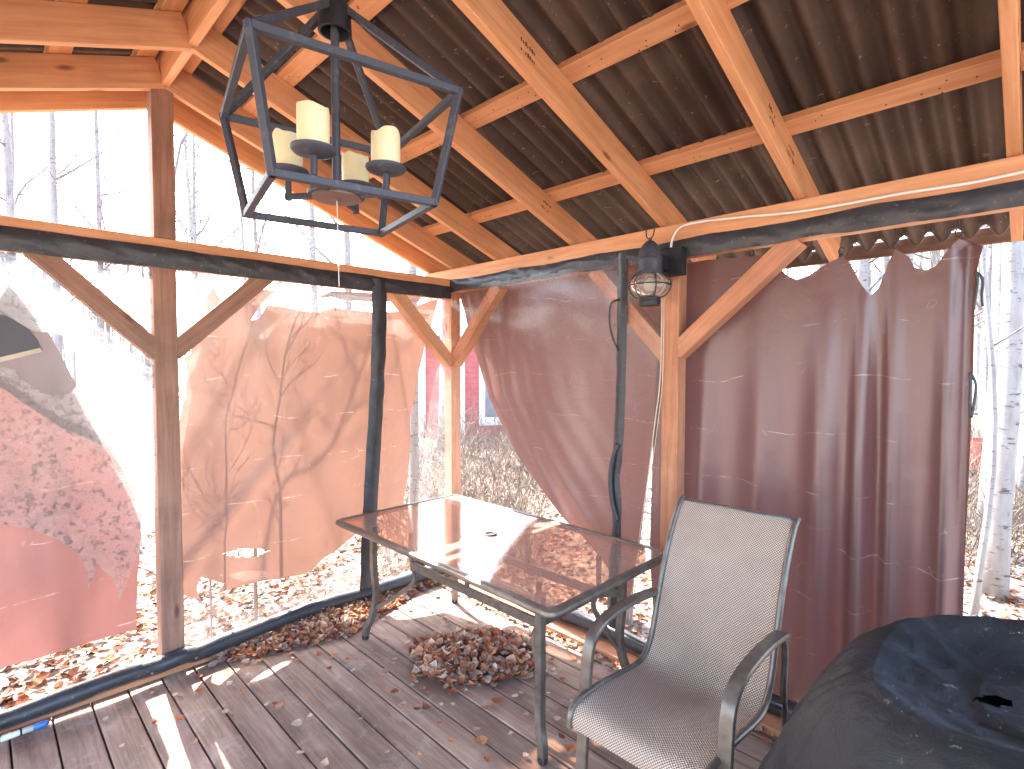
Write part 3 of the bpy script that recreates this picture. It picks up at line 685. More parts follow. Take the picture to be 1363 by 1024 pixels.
b = MB(); b.tube(smooth_path([CC+Vector((0, 0, 2.12)), CC+Vector((.002, .001, 2.0)), CC+Vector((.001, .003, 1.87))], 5), .0012, 5)
b.tube(smooth_path([CC+Vector((0, 0, 1.985)), CC+Vector((-.006, 0, 1.96)), CC+Vector((.003, .0, 1.935)), CC+Vector((.008, 0, 1.925))], 5), .0042, 6); b.build('pull_cord', M['white'], ch, smooth=True)

# ------------------------------------------------------------------ wall lantern
LC = Vector((1.825, -.155, 0))
wl = empty('wall_lantern', (1.88, -.02, 2.2), 'black onion wall lantern with caged glass globe and top ring on the eave beam', 'lantern')
b = MB(); zc = 2.072
b.lathe(LC, [(.034, zc+.058), (.062, zc+.042), (.083, zc+.018), (.088, zc), (.083, zc-.018), (.062, zc-.042), (.036, zc-.054)], 32); b.build('glass_globe', M['lglass'], wl, smooth=True)
b = MB(); b.lathe(LC, [(0, zc+.035), (.022, zc+.02), (.027, zc-.005), (.016, zc-.03), (0, zc-.04)], 20); b.build('bulb', M['white'], wl, smooth=True)
b = MB()
for k in range(6):
    a = k*math.pi/3+.3; d = Vector((math.cos(a), math.sin(a), 0))
    b.tube(smooth_path([LC+d*.04+Vector((0, 0, zc+.06)), LC+d*.072+Vector((0, 0, zc+.044)), LC+d*.093+Vector((0, 0, zc)), LC+d*.072+Vector((0, 0, zc-.044)), LC+d*.04+Vector((0, 0, zc-.056))], 5), .0026, 6, (-math.sin(a), math.cos(a), 0))
b.tube([LC+Vector((.0925*math.cos(t), .0925*math.sin(t), zc)) for t in [2*math.pi*k/40 for k in range(40)]], .0027, 6, closed=True); b.build('wire_cage', M['iron'], wl, smooth=True)
b = MB(); b.lathe(LC, [(.052, zc+.050), (.056, zc+.058), (.053, zc+.066), (.052, zc+.11), (.055, zc+.114), (.052, zc+.12), (.046, zc+.15), (.034, zc+.175), (.018, zc+.192), (.008, zc+.197), (.006, zc+.208), (0, zc+.21)], 30); b.build('chimney', M['irond'], wl, smooth=True, auto=35)
b = MB(); b.lathe(LC, [(.036, zc-.050), (.046, zc-.056), (.044, zc-.066), (.047, zc-.070), (.044, zc-.088), (0, zc-.090)], 26); b.build('base', M['iron'], wl, smooth=True, auto=35)
b = MB(); t_ = Vector((-RX[0]*.3, .2, 0)); b.tube([LC+Vector((.031*math.cos(t)*1, -.031*math.cos(t)*.6, zc+.238+.034*math.sin(t))) for t in [2*math.pi*k/30+.4 for k in range(30)]], .0028, 6, (.6, 1, 0), closed=True); b.build('ring', M['iron'], wl, smooth=True)
b = MB(); b.box((1.80, -.115, zc+.075), (1.862, -.055, zc+.135), .006); b.box((1.80, -.06, zc+.05), (1.925, -.012, zc+.175), .006); b.build('mount', M['iron'], wl)

wl.scale = (1.15, 1.15, 1.15)
# ------------------------------------------------------------------ table
tb = empty('patio_table', (1.1, -.62, 0), 'rectangular glass topped patio table with dark bronze frame standing in the corner', 'table')
X0, X1, Y0, Y1, ZT = .255, 1.945, -1.085, -.185, .72
b = MB(); cr = .03
loop = []
for cx, cy, a0 in ((X1-cr, Y1-cr, 0), (X0+cr, Y1-cr, 90), (X0+cr, Y0+cr, 180), (X1-cr, Y0+cr, 270)):
    for k in range(5): a = R(a0+k*22.5); loop.append((cx+cr*math.cos(a), cy+cr*math.sin(a), ZT-.014))
b.sweep(loop, [(.018, -.012), (.022, -.004), (.020, .008), (.010, .014), (-.012, .014), (-.016, .010), (-.016, -.004), (-.010, -.016), (.010, -.016)], closed=True)
b.build('rim', M['bronze'], tb, smooth=True, auto=35)
b = MB(); b.box((X0+.014, Y0+.014, ZT-.010), (X1-.014, Y1-.014, ZT-.004), .001); b.build('glass_top', M['tglass'], tb)
b = MB(); b.lathe((1.11, -.622, ZT), [(.024, .0), (.025, .004), (.034, .004), (.037, -.003)], 30); b.build('umbrella_ring', M['iron'], tb, smooth=True)
rp = [(-.019, -.012), (.019, -.012), (.019, .012), (-.019, .012)]
lx0, lx1, ly0, ly1 = .43, 1.765, -.945, -.325; RZ = .50; rx0, rx1, ry0, ry1 = .70, 1.68, -.86, -.41
for sx, lx, rx in ((-1, lx0, rx0), (1, lx1, rx1)):
    for sy, ly, ry in ((-1, ly0, ry0), (1, ly1, ry1)):
        b = MB(); P = smooth_path([(lx, ly, .69), (lx, ly, .45), (lx-sx*.008, ly-sy*.008, .26), (lx+sx*.012, ly+sy*.012, .13), (lx+sx*.04, ly+sy*.03, .06), (lx+sx*.045, ly+sy*.035, .005)], 6)
        b.sweep(P, [(-.017, -.016), (.017, -.016), (.019, 0), (.017, .016), (-.017, .016), (-.019, 0)], (0, 1, 0)); lg = b.build('leg', M['bronze'], tb, smooth=True, auto=40)
        b = MB(); b.lathe((lx+sx*.045, ly+sy*.035, 0), [(0, .001), (.02, .001), (.022, .012), (.019, .024)], 14); b.build('foot_cap', M['rubber'], lg, smooth=True)
        b = MB(); P = smooth_path([(rx, ry, .69), (rx, ry, .52), (rx-sx*-.03*-1, ry, .42), (rx+(lx-rx)*.35, ry+(ly-ry)*.35, .31), (rx+(lx-rx)*.72, ry+(ly-ry)*.72, .235), (lx, ly, .19)], 7)
        b.sweep(P, [(-.010, -.009), (.010, -.009), (.010, .009), (-.010, .009)], (0, 1, 0)); b.build('brace', M['bronze'], tb, smooth=True, auto=40)
b = MB()
for p, q in (((rx0, ry0), (rx1, ry0)), ((rx0, ry1), (rx1, ry1)), ((rx0, ry0), (rx0, ry1)), ((rx1, ry0), (rx1, ry1))): b.beam((*p, RZ), (*q, RZ), .018, .045)
b.beam((rx1, ry0, RZ), (lx1, ly0, RZ), .016, .04); b.beam((rx1, ry1, RZ), (lx1, ly1, RZ), .016, .04)
b.beam((1.19, ry0, RZ), (1.19, ry0, .69), .03, .014, (0, 1, 0)); b.beam((1.19, ry1, RZ), (1.19, ry1, .69), .03, .014, (0, 1, 0))
b.build('stretcher', M['bronze'], tb)

# ------------------------------------------------------------------ sling chair
cs = empty('patio_chair', (2.31, -.75, 0), 'high backed patio armchair of tan woven mesh on a bronze tube frame', 'chair')
side = [(-1.118, .345), (-1.122, .375), (-1.105, .408), (-1.06, .424), (-.95, .425), (-.82, .412), (-.70, .398), (-.635, .402), (-.585, .435), (-.545, .50), (-.505, .62), (-.455, .76), (-.395, .89), (-.335, .985), (-.30, 1.02), (-.275, 1.03)]
prof = smooth_path([(0, y, z) for y, z in side], 6)
xa, xb = 2.068, 2.552
b = MB(); vs = []; gsx = []; nu = 22; L = 0
for i, p in enumerate(prof):
    if i: L += (p-prof[i-1]).length
    for j in range(nu+1):
        t = j/nu; s_ = 4*t*(1-t); tt = (prof[min(i+1, len(prof)-1)]-prof[max(i-1, 0)]).normalized(); nr = Vector((0, tt.z, -tt.y))
        sag = .014*s_*math.sin(math.pi*min(1, i/len(prof)*1.05)); q = p+nr*sag
        vs.append((xa+(xb-xa)*t, q.y, q.z)); gsx.append(((xb-xa)*t, L, 0))
m = nu+1; b.add(vs, [(i*m+j, i*m+j+1, (i+1)*m+j+1, (i+1)*m+j) for i in range(len(prof)-1) for j in range(nu)], gsx)
b.build('sling', M['sling'], cs, smooth=True)
flat = [(-.024, -.006), (-.021, -.010), (.021, -.010), (.024, -.006), (.024, .006), (.020, .011), (-.020, .011), (-.024, .006)]
for sx, x in ((-1, 2.045), (1, 2.578)):
    b = MB(); b.tube([Vector((x-sx*.020, p.y, p.z)) for p in prof], .0125, 10, (1, 0, 0)); b.build('side_rail', M['bronze'], cs, smooth=True, auto=50)
    P = smooth_path([(x, -1.03, .012), (x, -1.015, .25), (x, -1.0, .45), (x, -.985, .56), (x, -.955, .615), (x, -.90, .645), (x, -.80, .660), (x, -.66, .662), (x, -.52, .648), (x, -.485, .64)], 6)
    b = MB(); b.sweep(P, flat, (1, 0, 0)) if False else b.sweep(P, [(q, p) for p, q in flat][::-1], (1, 0, 0)); ar = b.build('arm', M['bronze'], cs, smooth=True, auto=40)
    b = MB(); b.lathe((x, -1.03, 0), [(0, .001), (.022, .001), (.024, .014), (.02, .026)], 14); b.build('foot_cap', M['rubber'], ar, smooth=True)
    b = MB(); P = smooth_path([(x, -.52, .64), (x, -.475, .60), (x, -.47, .52), (x, -.475, .40), (x, -.43, .2), (x, -.37, .012)], 6); b.tube(P, .0125, 10, (1, 0, 0)); b.build('rear_leg', M['bronze'], cs, smooth=True)
for x_, x2_, y_, z_ in ((2.045, 2.578, -.99, .375), (2.045, 2.578, -.49, .36), (xa, xb, -.285, 1.02)):
    b = MB(); b.tube([(x_, y_, z_), (x2_, y_, z_)], .0115, 10); b.build('cross_bar', M['bronze'], cs, smooth=True)

# ------------------------------------------------------------------ covered grill
gr = empty('covered_grill', (3.42, -.9, 0), 'barbecue grill hidden under a dusty black fabric cover with a tear on top', 'grill')
b = MB(); nA, vs = 560, []
tear = on(1322, 922, 2, .885)
rings = [(.0, .945), (.15, .946), (.3, .948), (.42, .95), (.54, .953), (.64, .957), (.73, .963), (.81, .972), (.88, .985), (.93, .995), (.97, 1.0), (1.0, .995)]
drops = [(.022, .985), (.045, .96), (.072, .92), (.10, .87), (.128, .81), (.155, .74), (.18, .66), (.205, .57), (.23, .48), (.255, .38), (.28, .28), (.30, .18), (.315, .08), (.32, .02)]
def dens(L_, m_):
    out = []
    for i in range(len(L_)-1):
        for j in range(m_): out.append((L_[i][0]+(L_[i+1][0]-L_[i][0])*j/m_, L_[i][1]+(L_[i+1][1]-L_[i][1])*j/m_))
    return out+[L_[-1]]
rings, drops = dens(rings, 6), dens(drops, 3)
def ridge(x, y, z): return (1-abs(nz(x, y, z))*2.4)
GC = Vector((3.47, -.90, 0)); ga, gb = .54, .30
def rr(t): c, s_ = math.cos(t), math.sin(t); e = 3.4; r_ = (abs(c)**e+abs(s_)**e)**(-1/e); return c*r_, s_*r_
RN = len(rings)+len(drops)
for i in range(nA):
    t = 2*math.pi*i/nA; cx, cy = rr(t); back = .5+.5*max(-1, min(1, cy*1.2))
    nrm = Vector((cx**3 if cx > 0 else -abs(cx)**3, cy**3 if cy > 0 else -abs(cy)**3, 0)).normalized()
    for k, (s_, z) in enumerate(rings):
        x, y = GC.x+cx*ga*s_, GC.y+cy*gb*s_
        z2 = z-.068-.075*max(0, min(1, (3.32-x)/.40))+(.04*back)*max(0, (s_-.55)/.45)**1.3-.022*(1-back)*(s_ if s_ > .6 else 0)+.010*nz(x*6, y*6, 1)+.007*ridge(x*5, y*7, 3)*min(1, s_*2)+.004*ridge(x*13, y*13, 8)
        vs.append((x, y, z2))
    for k, (o_, z) in enumerate(drops):
        fol = (.026*nz(t*3.2, z*1.8, 3)+.02*math.sin(t*15+2*nz(t*2, z*2))*.6)*min(1, (1-z)*2.2)+.008*nz(t*14, z*9)+.012*ridge(t*4+z*2.2, z*3-t, 5)+.005*ridge(t*11, z*9, 2)
        p = Vector((GC.x+cx*ga, GC.y+cy*gb, 0))+nrm*(o_*1.05+fol)
        vs.append((p.x, p.y, z*(1-.068-.075*max(0, min(1, (3.32-p.x)/.40)))+.04*back*z**3-.02*(1-back)*z))
fs = []
for i in range(nA):
    j = (i+1) % nA
    for k in range(RN-1):
        q = (i*RN+k, j*RN+k, j*RN+k+1, i*RN+k+1); c = sum((Vector(vs[a]) for a in q), Vector())/4
        d = c-tear; d = Vector((d.x*.93+d.y*.36, -d.x*.36+d.y*.93))
        if k < 60 and (d.x/.040)**2+(d.y/(.021+.010*nz(c.x*30, 3)))**2 < 1+.9*nz(c.x*55, c.y*55): continue
        fs.append(q)
b.add(vs, fs); b.build('cover', M['cover'], gr, smooth=True)
b = MB(); b.box((3.02, -1.12, .55), (3.95, -.70, .835), .01); b.box((3.08, -1.08, .12), (3.12, -1.04, .55)); b.box((3.85, -1.08, .12), (3.89, -1.04, .55)); b.box((3.08, -.78, .12), (3.12, -.74, .55)); b.box((3.85, -.78, .12), (3.89, -.74, .55)); b.box((3.05, -1.1, 0.02), (3.92, -.72, .12)); b.build('body', M['rubber'], gr)

# ------------------------------------------------------------------ pole on the deck
b = MB(); a = Vector((.055, -2.40, .016)); e = Vector((-.005+.055, -3.35, .016)); d = (e-a).normalized()
pl = empty('telescopic_pole', a, 'white and blue telescopic pole lying along the sill at the left edge', 'pole')
b = MB(); b.tube([a+d*.11, e], .010, 12); b.build('tube', M['white'], pl, smooth=True)
b = MB(); b.tube([a+d*.055, a+d*.16], .0135, 12); b.build('grip', M['white'], pl, smooth=True)
b = MB(); b.tube([a, a+d*.006, a+d*.012, a+d*.055], [.006, .011, .013, .013], 12); b.build('end_cap', M['blue'], pl, smooth=True)
b = MB(); b.tube([a+d*.093, a+d*.1], .0145, 12); b.build('band', M['rubber'], pl, smooth=True)

# ------------------------------------------------------------------ leaves
LCOL = [(.52, .24, .13), (.60, .35, .22), (.44, .18, .10), (.66, .46, .33), (.36, .15, .09), (.72, .56, .44), (.56, .28, .15), (.50, .38, .31), (.26, .11, .08), (.62, .52, .45)]
OCOL = [(.24, .085, .045), (.28, .13, .075), (.17, .06, .035), (.36, .21, .13), (.13, .05, .032), (.5, .42, .34), (.46, .38, .31), (.40, .32, .26), (.52, .45, .38), (.06, .03, .02), (.10, .05, .03)]
def leaf(mb, c, size, rot, tilt, curl, col):
    # five lengthwise stations, midrib and two margins
    st = [(0, 0), (.2, .30), (.5, .42), (.78, .26), (1, 0)]; vs = []
    Mx = Matrix.Rotation(rot, 3, 'Z') @ Matrix.Rotation(tilt[0], 3, 'X') @ Matrix.Rotation(tilt[1], 3, 'Y')
    for t, wd in st:
        z = curl*(t-.5)**2*size*2.2
        for s_ in (-1, 0, 1):
            if wd == 0 and s_: continue
            vs.append(Vector(c)+Mx @ Vector(((t-.5)*size, s_*wd*size*random.uniform(.85, 1.1), z+abs(s_)*curl*wd*size*.5)))
    fs = [(0, 1, 2), (0, 2, 3), (1, 4, 5, 2), (2, 5, 6, 3), (4, 7, 8, 5), (5, 8, 9, 6), (7, 10, 8), (8, 10, 9)]
    k = random.uniform(.8, 1.2); mb.add(vs, fs, col=(*[min(1, x*k) for x in col], 1))
random.seed(5)
def pile(n, spot, hmax, size):
    mb = MB()
    for i in range(n):
        x, y, h = spot(); z = h*hmax*random.uniform(.55, 1)+.008
        leaf(mb, (x, y, z), random.uniform(*size), random.random()*6.3, (random.uniform(-.6, .6)*(.5+h), random.uniform(-.6, .6)*(.5+h)), random.uniform(-.3, 1.1), random.choice(LCOL))
    return mb
PC = Vector((1.03, -.66, 0))
def sp1():
    while True:
        a = random.random()*6.283; r_ = math.sqrt(random.random()); x = r_*math.cos(a)*.32; y = r_*math.sin(a)*.20
        q = RIGHT*1; px_ = RIGHT*(r_*math.cos(a)*.36)+FLAT*(r_*math.sin(a)*.27)
        r_ *= 1+.22*nz(math.cos(a)*1.5, math.sin(a)*1.5, 7); px_ = RIGHT*(r_*math.cos(a)*.36)+FLAT*(r_*math.sin(a)*.27); k = max(0, 1-r_**2); return PC.x+px_.x, PC.y+px_.y, k**.8*(.8+.35*nz(px_.x*8, px_.y*8))
tag(pile(900, sp1, .115, (.036, .072)).build('leaf_pile', M['leaf'], loc=(PC.x, PC.y, 0)), 'heap of dry brown leaves swept together under the glass table', 'leaf pile', kind='stuff')
def sp2():
    y = random.triangular(-1.75, -.12, -1.05); k = max(0, 1-abs(y+1.05)/.65); wdt = .07+.22*k
    d = random.random()**1.3; return .01+d*wdt, y, (1-d)*(.25+.7*k)
tag(pile(1300, sp2, .09, (.03, .062)).build('leaf_drift', M['leaf'], loc=(0, -1, 0)), 'drift of dry leaves blown against the left sill', 'leaf drift', kind='stuff')
def sp3(): x = random.uniform(.1, 2.5); return x, -.145-random.random()**2*.07, random.random()*.15
tag(pile(170, sp3, .04, (.02, .045)).build('leaf_drift', M['leaf'], loc=(1.2, -.15, 0)), 'thin line of leaf crumbs along the right sill', 'leaf drift', kind='stuff')
spots = [(525, 925), (535, 943), (555, 947), (567, 946), (594, 916), (603, 925), (662, 937), (685, 930), (635, 974), (640, 990), (646, 946), (575, 858), (626, 843), (596, 832), (738, 901), (742, 960), (748, 985), (760, 1000), (395, 968), (432, 1020), (413, 957), (372, 945), (420, 890), (438, 893), (450, 905), (355, 940), (365, 940), (372, 937), (500, 870), (470, 895), (465, 920), (515, 1005), (558, 1010), (330, 900), (160, 945), (140, 960), (152, 948), (640, 870), (730, 925), (758, 936), (690, 700), (780, 905), (480, 960), (540, 985), (600, 990), (680, 980), (700, 955), (585, 965), (300, 950), (260, 990), (870, 985), (400, 1005), (700, 1010), (650, 1015), (445, 875), (512, 855), (390, 910)]
spots = [on(px, py, 2, 0) for px, py in spots]
for i in range(60):
    a = random.random()*6.283; k = 1+abs(random.gauss(0, .45)); q = PC+RIGHT*(.37*k*math.cos(a))+FLAT*(.28*k*math.sin(a)); spots.append(Vector((q.x, q.y, 0)))
for i in range(40): spots.append(Vector((.12+abs(random.gauss(0, .3)), random.uniform(-2.2, -.3), 0)))
for i, p in enumerate(spots):
    if p.y > -.16: continue
    if p.x < .03: continue
    b = MB(); big = 1.25 if i < 20 else random.uniform(.6, 1.1)
    leaf(b, p+Vector((0, 0, .010)), random.uniform(.03, .05)*big, random.random()*6.3, (random.uniform(-.25, .25), random.uniform(-.25, .25)), random.uniform(.1, .6), random.choice(LCOL+[(.6, .5, .42), (.55, .45, .38)]))
    tag(b.build('fallen_leaf', M['leaf'], loc=(p.x, p.y, 0)), 'single dry brown leaf lying loose on the weathered deck boards', 'leaf', 'dry leaves scattered on the deck')
# litter outside
mb = MB()
for i in range(14000):
    if i < 6200: x = -.2-abs(random.gauss(0, 1.5)); y = random.uniform(-4.2, 1.2)
    elif i < 9000: x = random.uniform(-1, 6); y = .22+abs(random.gauss(0, 1.9))
    elif i < 10500: x = random.uniform(-6, 7); y = random.uniform(-4, 6)
    else: p = far(random.choice((random.uniform(1240, 1430), random.uniform(540, 780))), random.uniform(3.4, 10), 0); x, y = p.x, p.y
    if -.14 < x < 4.1 and y < .2: continue
    leaf(mb, (x, y, gh(x, y)+random.uniform(.005, .03)), random.uniform(.035, .075), random.random()*6.3, (random.uniform(-.4, .4), random.uniform(-.4, .4)), random.uniform(0, .8), random.choice(OCOL))
tag(mb.build('leaf_litter', M['leaf']), 'fallen leaves covering the bright ground outside the gazebo', 'leaf litter', kind='stuff')

# ------------------------------------------------------------------ trees, saplings, brush
def limb(mb, p, d, L, r, n, depth, rnd, up=.12, sides=5, minr=.0028):
    pts = [Vector(p)]; q = Vector(p); dd = Vector(d).normalized(); steps = max(3, int(n))
    dirs = []
    for i in range(steps):
        dd = (dd+Vector((rnd.uniform(-.28, .28), rnd.uniform(-.28, .28), rnd.uniform(-.18, .22)+up))).normalized()
        q = q+dd*(L/steps); pts.append(q.copy()); dirs.append(dd.copy())
    rs = [max(minr, r*(1-.8*i/steps)) for i in range(steps+1)]
    mb.tube(pts, rs, sides if depth > 0 else 3)
    if depth > 0:
        for k in range(rnd.randint(2, 4) if depth > 1 else rnd.randint(3, 5)):
            i = rnd.randint(1, steps-1); a = rnd.uniform(0, 6.28); sdv = Vector((math.cos(a), math.sin(a), rnd.uniform(-.1, .5)))
            limb(mb, pts[i], dirs[i-1]*.7+sdv*.8, L*rnd.uniform(.35, .6), rs[i]*.6, steps-1, depth-1, rnd, up*.6, 4, minr)
def trunk_path(h, rnd, lean=(0, 0), wob=.05):
    pts = []; n = 16
    for i in range(n+1):
        t = i/n; pts.append(Vector((lean[0]*h*t+wob*h*.25*noise.noise(Vector((t*2.2, rnd.random()*.02, rnd.random()*.02+lean[0]*9))), lean[1]*h*t+wob*h*.25*noise.noise(Vector((t*2.2, 5, lean[1]*9+h))), h*t)))
    pts[0].z = -.15; return pts
def make_tree(name, label, h, r, seed, bark='bark', lean=(0, 0), nb=14, low=.25, group=None, depth=2, wob=.05, L=None):
    rnd = random.Random(seed); t = empty(name, (0, 0, 0), label, 'tree', group); P = trunk_path(h, rnd, lean, wob)
    b = MB(); b.tube(P, [r*(1.25 if i == 0 else 1)*(1-.82*(i/16)) for i in range(17)], 10); b.build('trunk', M[bark], t, smooth=True)
    b = MB()
    for k in range(nb):
        f = rnd.uniform(low, .97); i = min(15, int(f*16)); p = P[i].lerp(P[i+1], f*16-i); a = rnd.uniform(0, 6.28); rr_ = r*(1-.82*f)
        limb(b, p, Vector((math.cos(a), math.sin(a), rnd.uniform(.2, .9))), (L or h*.24)*rnd.uniform(.6, 1.2)*(1.15-f*.6), rr_*rnd.uniform(.35, .6), 6, depth, rnd)
    b.build('crown', M['twig'], t, smooth=True); return t
def copy_tree(o, loc, rz, sc, label=None, group=None):
    c = o.copy(); COL.objects.link(c); c.location = loc; c.rotation_euler = (0, 0, rz); c.scale = (sc, sc, sc)
    if label: c['label'] = label
    if group: c['group'] = group
    for k in o.children:
        d = k.copy(); COL.objects.link(d); d.parent = c
    return c
def put(t, p, rz=0): t.location = p; t.rotation_euler = (0, 0, rz)
def gpt(px, depth): p = far(px, depth, 0); p.z = gh(p.x, p.y); return p
# individually recognisable trees
put(make_tree('bare_tree', 'bare grey tree with knobbly trunk seen through the gable, left of the thinner one', 11, .075, 21, nb=16, low=.2), gpt(79, 9.0))
put(make_tree('bare_tree', 'thinner bare tree leaning slightly through the gable, left of the king post', 11, .06, 22, lean=(-.01, .02), nb=12), gpt(131, 9.6), .5)
put(make_tree('bare_tree', 'broken topped bare tree forking just above the tie beam right of the king post', 6.4, .07, 23, nb=12, low=.55, L=1.9), gpt(262, 8.6))
put(make_tree('bare_tree', 'slender bare tree behind the lower left corner of the chandelier cage', 11, .055, 24, nb=12, lean=(.01, -.02)), gpt(350, 10.5))
put(make_tree('bare_tree', 'straight pale tree trunk rising behind the chandelier hub', 12, .09, 25, 'birch', nb=10, low=.45), gpt(418, 11.5))
put(make_tree('birch_tree', 'white birch with dark scars standing outside the right end of the satin curtain', 10, .088, 26, 'birch', nb=12, low=.3), gpt(1330, 4.3))
put(make_tree('birch_tree', 'thin crooked white birch stem hugging the edge of the satin curtain', 6, .026, 127, 'birch', nb=7, low=.3, wob=.12), gpt(1303, 3.9))
put(make_tree('birch_tree', 'grey mottled birch partly hidden behind the scarred white one at right', 10, .09, 28, 'bark', nb=10, low=.3), gpt(1318, 5.2))
put(make_tree('birch_tree', 'pale tree trunk at the right edge of the view beyond the white birch', 10, .08, 92, 'birch', nb=12, low=.25, lean=(.01, .0)), gpt(1361, 6.0))
put(make_tree('bare_tree', 'pale trunk just outside the left wall beside the ragged sunlit curtain edge', 9, .052, 30, 'birch', nb=8, low=.35), gpt(549, 5.2))
put(make_tree('bare_tree', 'mossy trunk outside the right wall seen beneath the table end', 9, .075, 31, 'bark', nb=8, low=.4), gpt(829, 3.95))
# saplings close to the left wall whose shadows fall on the rust curtain
def sapling(pts, r, label, seed, nb=12, L=.5):
    rnd = random.Random(seed); p0 = Vector(pts[0]); t = empty('sapling', p0, label, 'sapling'); P = smooth_path(pts, 6); b = MB(); n = len(P)
    b.tube(P, [r*(1-.65*i/n) for i in range(n)], 7); b.build('trunk', M['twig'], t, smooth=True); b = MB()
    for k in range(nb):
        i = rnd.randint(int(n*.18), n-2); dd = (P[i+1]-P[i]).normalized(); a = rnd.uniform(0, 6.28)
        limb(b, P[i], dd*.5+Vector((.25*math.cos(a), math.sin(a), rnd.uniform(.1, .7))), L*rnd.uniform(.5, 1.2), r*.42, 6, 2, rnd, .08, 4, .0016)
    b.build('crown', M['twig'], t, smooth=True)
tan_e = math.tan(SUN_EL)
def lit(px, py, dist):
    """where a twig must stand, dist metres out towards the sun, to shade that spot of the curtain"""
    p = on(px, py, 0, -.14); return p+SUN_TO*dist+Vector((0, 0, dist*tan_e))
s1 = [lit(375, 765, .58), lit(374, 700, .58), lit(372, 650, .58), lit(363, 600, .59), lit(367, 545, .60), lit(375, 500, .62), lit(385, 455, .65), lit(398, 420, .68), lit(412, 395, .7)]
base = Vector((s1[0].x-.03, s1[0].y, GZ-.05)); sapling([base]+s1, .013, 'young sapling close outside whose dark shadow runs up the middle of the rust curtain', 41, 12, .55)
s2 = [lit(300, 775, .42), lit(299, 700, .42), lit(301, 640, .42), lit(300, 560, .43), lit(310, 520, .45), lit(325, 470, .48), lit(340, 420, .5)]
base = Vector((s2[0].x, s2[0].y, GZ-.05)); sapling([base]+s2, .007, 'thin whip of a sapling close outside whose shadow falls beside the gable post', 42, 11, .5)
s3 = [lit(352, 740, 2.9), lit(440, 600, 3.0), lit(478, 500, 3.1), lit(500, 410, 3.2)]
base = Vector((s3[0].x-.1, s3[0].y-.1, GZ-.05)); sapling([base]+s3, .016, 'taller sapling farther outside casting soft blurred shadows near the zipper strip', 43, 14, .8)
# forest copies
protos = [make_tree('bare_tree', 'x', 10+2*k, .065+.015*k, 60+k, ('bark', 'birch', 'bark', 'birch')[k], nb=15, low=.22) for k in range(4)]
rnd = random.Random(77); used = 0; i = 0
LAB = 'bare leafless tree standing among many others in the bright woods'
GRP = 'bare trees in the woods beyond the gazebo'
while used < 76 and i < 900:
    i += 1; px = rnd.uniform(-120, 1500); dep = rnd.uniform(7, 38) if used > 14 else rnd.uniform(7, 14)
    if used > 60: px = rnd.uniform(1250, 1420); dep = rnd.uniform(8, 34)
    p = gpt(px, dep); 
    if p.x < 0 and abs(p.y+1.3-.085*abs(p.x)) < 2.3 and abs(p.x) < 12.5: continue
    if abs(px-640) < 45 and dep < 13.5: continue
    if abs(px-1330) < 40 and dep < 8: continue
    if p.x > -.8 and p.y < 1.5: continue
    k = used % 4
    if used < 4: t = protos[used]; t['label'] = LAB; t['group'] = GRP; put(t, p, rnd.uniform(0, 6.28))
    else: copy_tree(protos[k], p, rnd.uniform(0, 6.28), rnd.uniform(.7, 1.15), LAB, GRP)
    used += 1
# brush tangle and far woods
def sticks(n, pos, hr, r, mat, name, label, cat):
    rnd = random.Random(hash(name) % 1 + 5); mb = MB()
    for i in range(n):
        p = pos(rnd); h = rnd.uniform(*hr); d = Vector((rnd.uniform(-.6, .6), rnd.uniform(-.6, .6), 1)).normalized(); q = p; pts = [p]
        for k in range(4):
            d = (d+Vector((rnd.uniform(-.35, .35), rnd.uniform(-.35, .35), rnd.uniform(-.25, .15)))).normalized(); q = q+d*h/4; pts.append(q)
        mb.tube(pts, [r*x for x in (1, .85, .65, .5, .3)], 3, cap=False)
        for m_ in range(2):
            k = rnd.randint(1, 3); e = pts[k]+Vector((rnd.uniform(-.3, .3), rnd.uniform(-.3, .3), rnd.uniform(-.05, .3)))*h*.6; mb.tube([pts[k], pts[k].lerp(e, .5)+Vector((0, 0, .03*h)), e], [r*.5, r*.4, r*.25], 3, cap=False)
    tag(mb.build(name, mat), label, cat, kind='stuff')
def posb(rnd):
    while True:
        px = rnd.choice([rnd.uniform(500, 720), rnd.uniform(560, 720), rnd.uniform(1240, 1420), rnd.uniform(1240, 1420), rnd.uniform(-60, 320)]); p = gpt(px, rnd.uniform(4.6, 12))
        if not (p.x > -.5 and p.y < .6): return p
sticks(2600, posb, (.5, 1.6), .0055, M['brush'], 'dry_brush', 'tangle of pale dry stems and twigs under the trees outside', 'brush')
def posn(rnd):
    while True:
        x = random.uniform(-4.5, 6); y = random.uniform(-4, 4.5)
        if x < -.25 or y > .35: return Vector((x, y, gh(x, y)))
sticks(900, posn, (.12, .45), .0028, M['brush'], 'dry_grass', 'thin dry weed stalks poking from the leaf litter', 'weeds')
mb = MB(); rnd = random.Random(9)
for i in range(520):
    p = gpt(rnd.uniform(-250, 1650), rnd.uniform(40, 75)); h = rnd.uniform(8, 15); lean = Vector((rnd.uniform(-.05, .05), rnd.uniform(-.05, .05), 1)); r0 = rnd.uniform(.06, .15)
    mb.tube([p, p+lean*h*.5, p+lean*h], [r0, r0*.7, r0*.15], 4, cap=False)
    for k in range(7):
        z = rnd.uniform(.3, .95)*h; a = rnd.uniform(0, 6.28); q = p+lean*z; e = q+Vector((math.cos(a), math.sin(a), rnd.uniform(.4, 1.2)))*rnd.uniform(.8, 2.4); mb.tube([q, q.lerp(e, .5)+Vector((0, 0, .1)), e], [.035, .025, .012], 3, cap=False)
tag(mb.build('far_woods', M['bark']), 'far bare woods closing the view beyond the nearer trees', 'woods', kind='stuff')

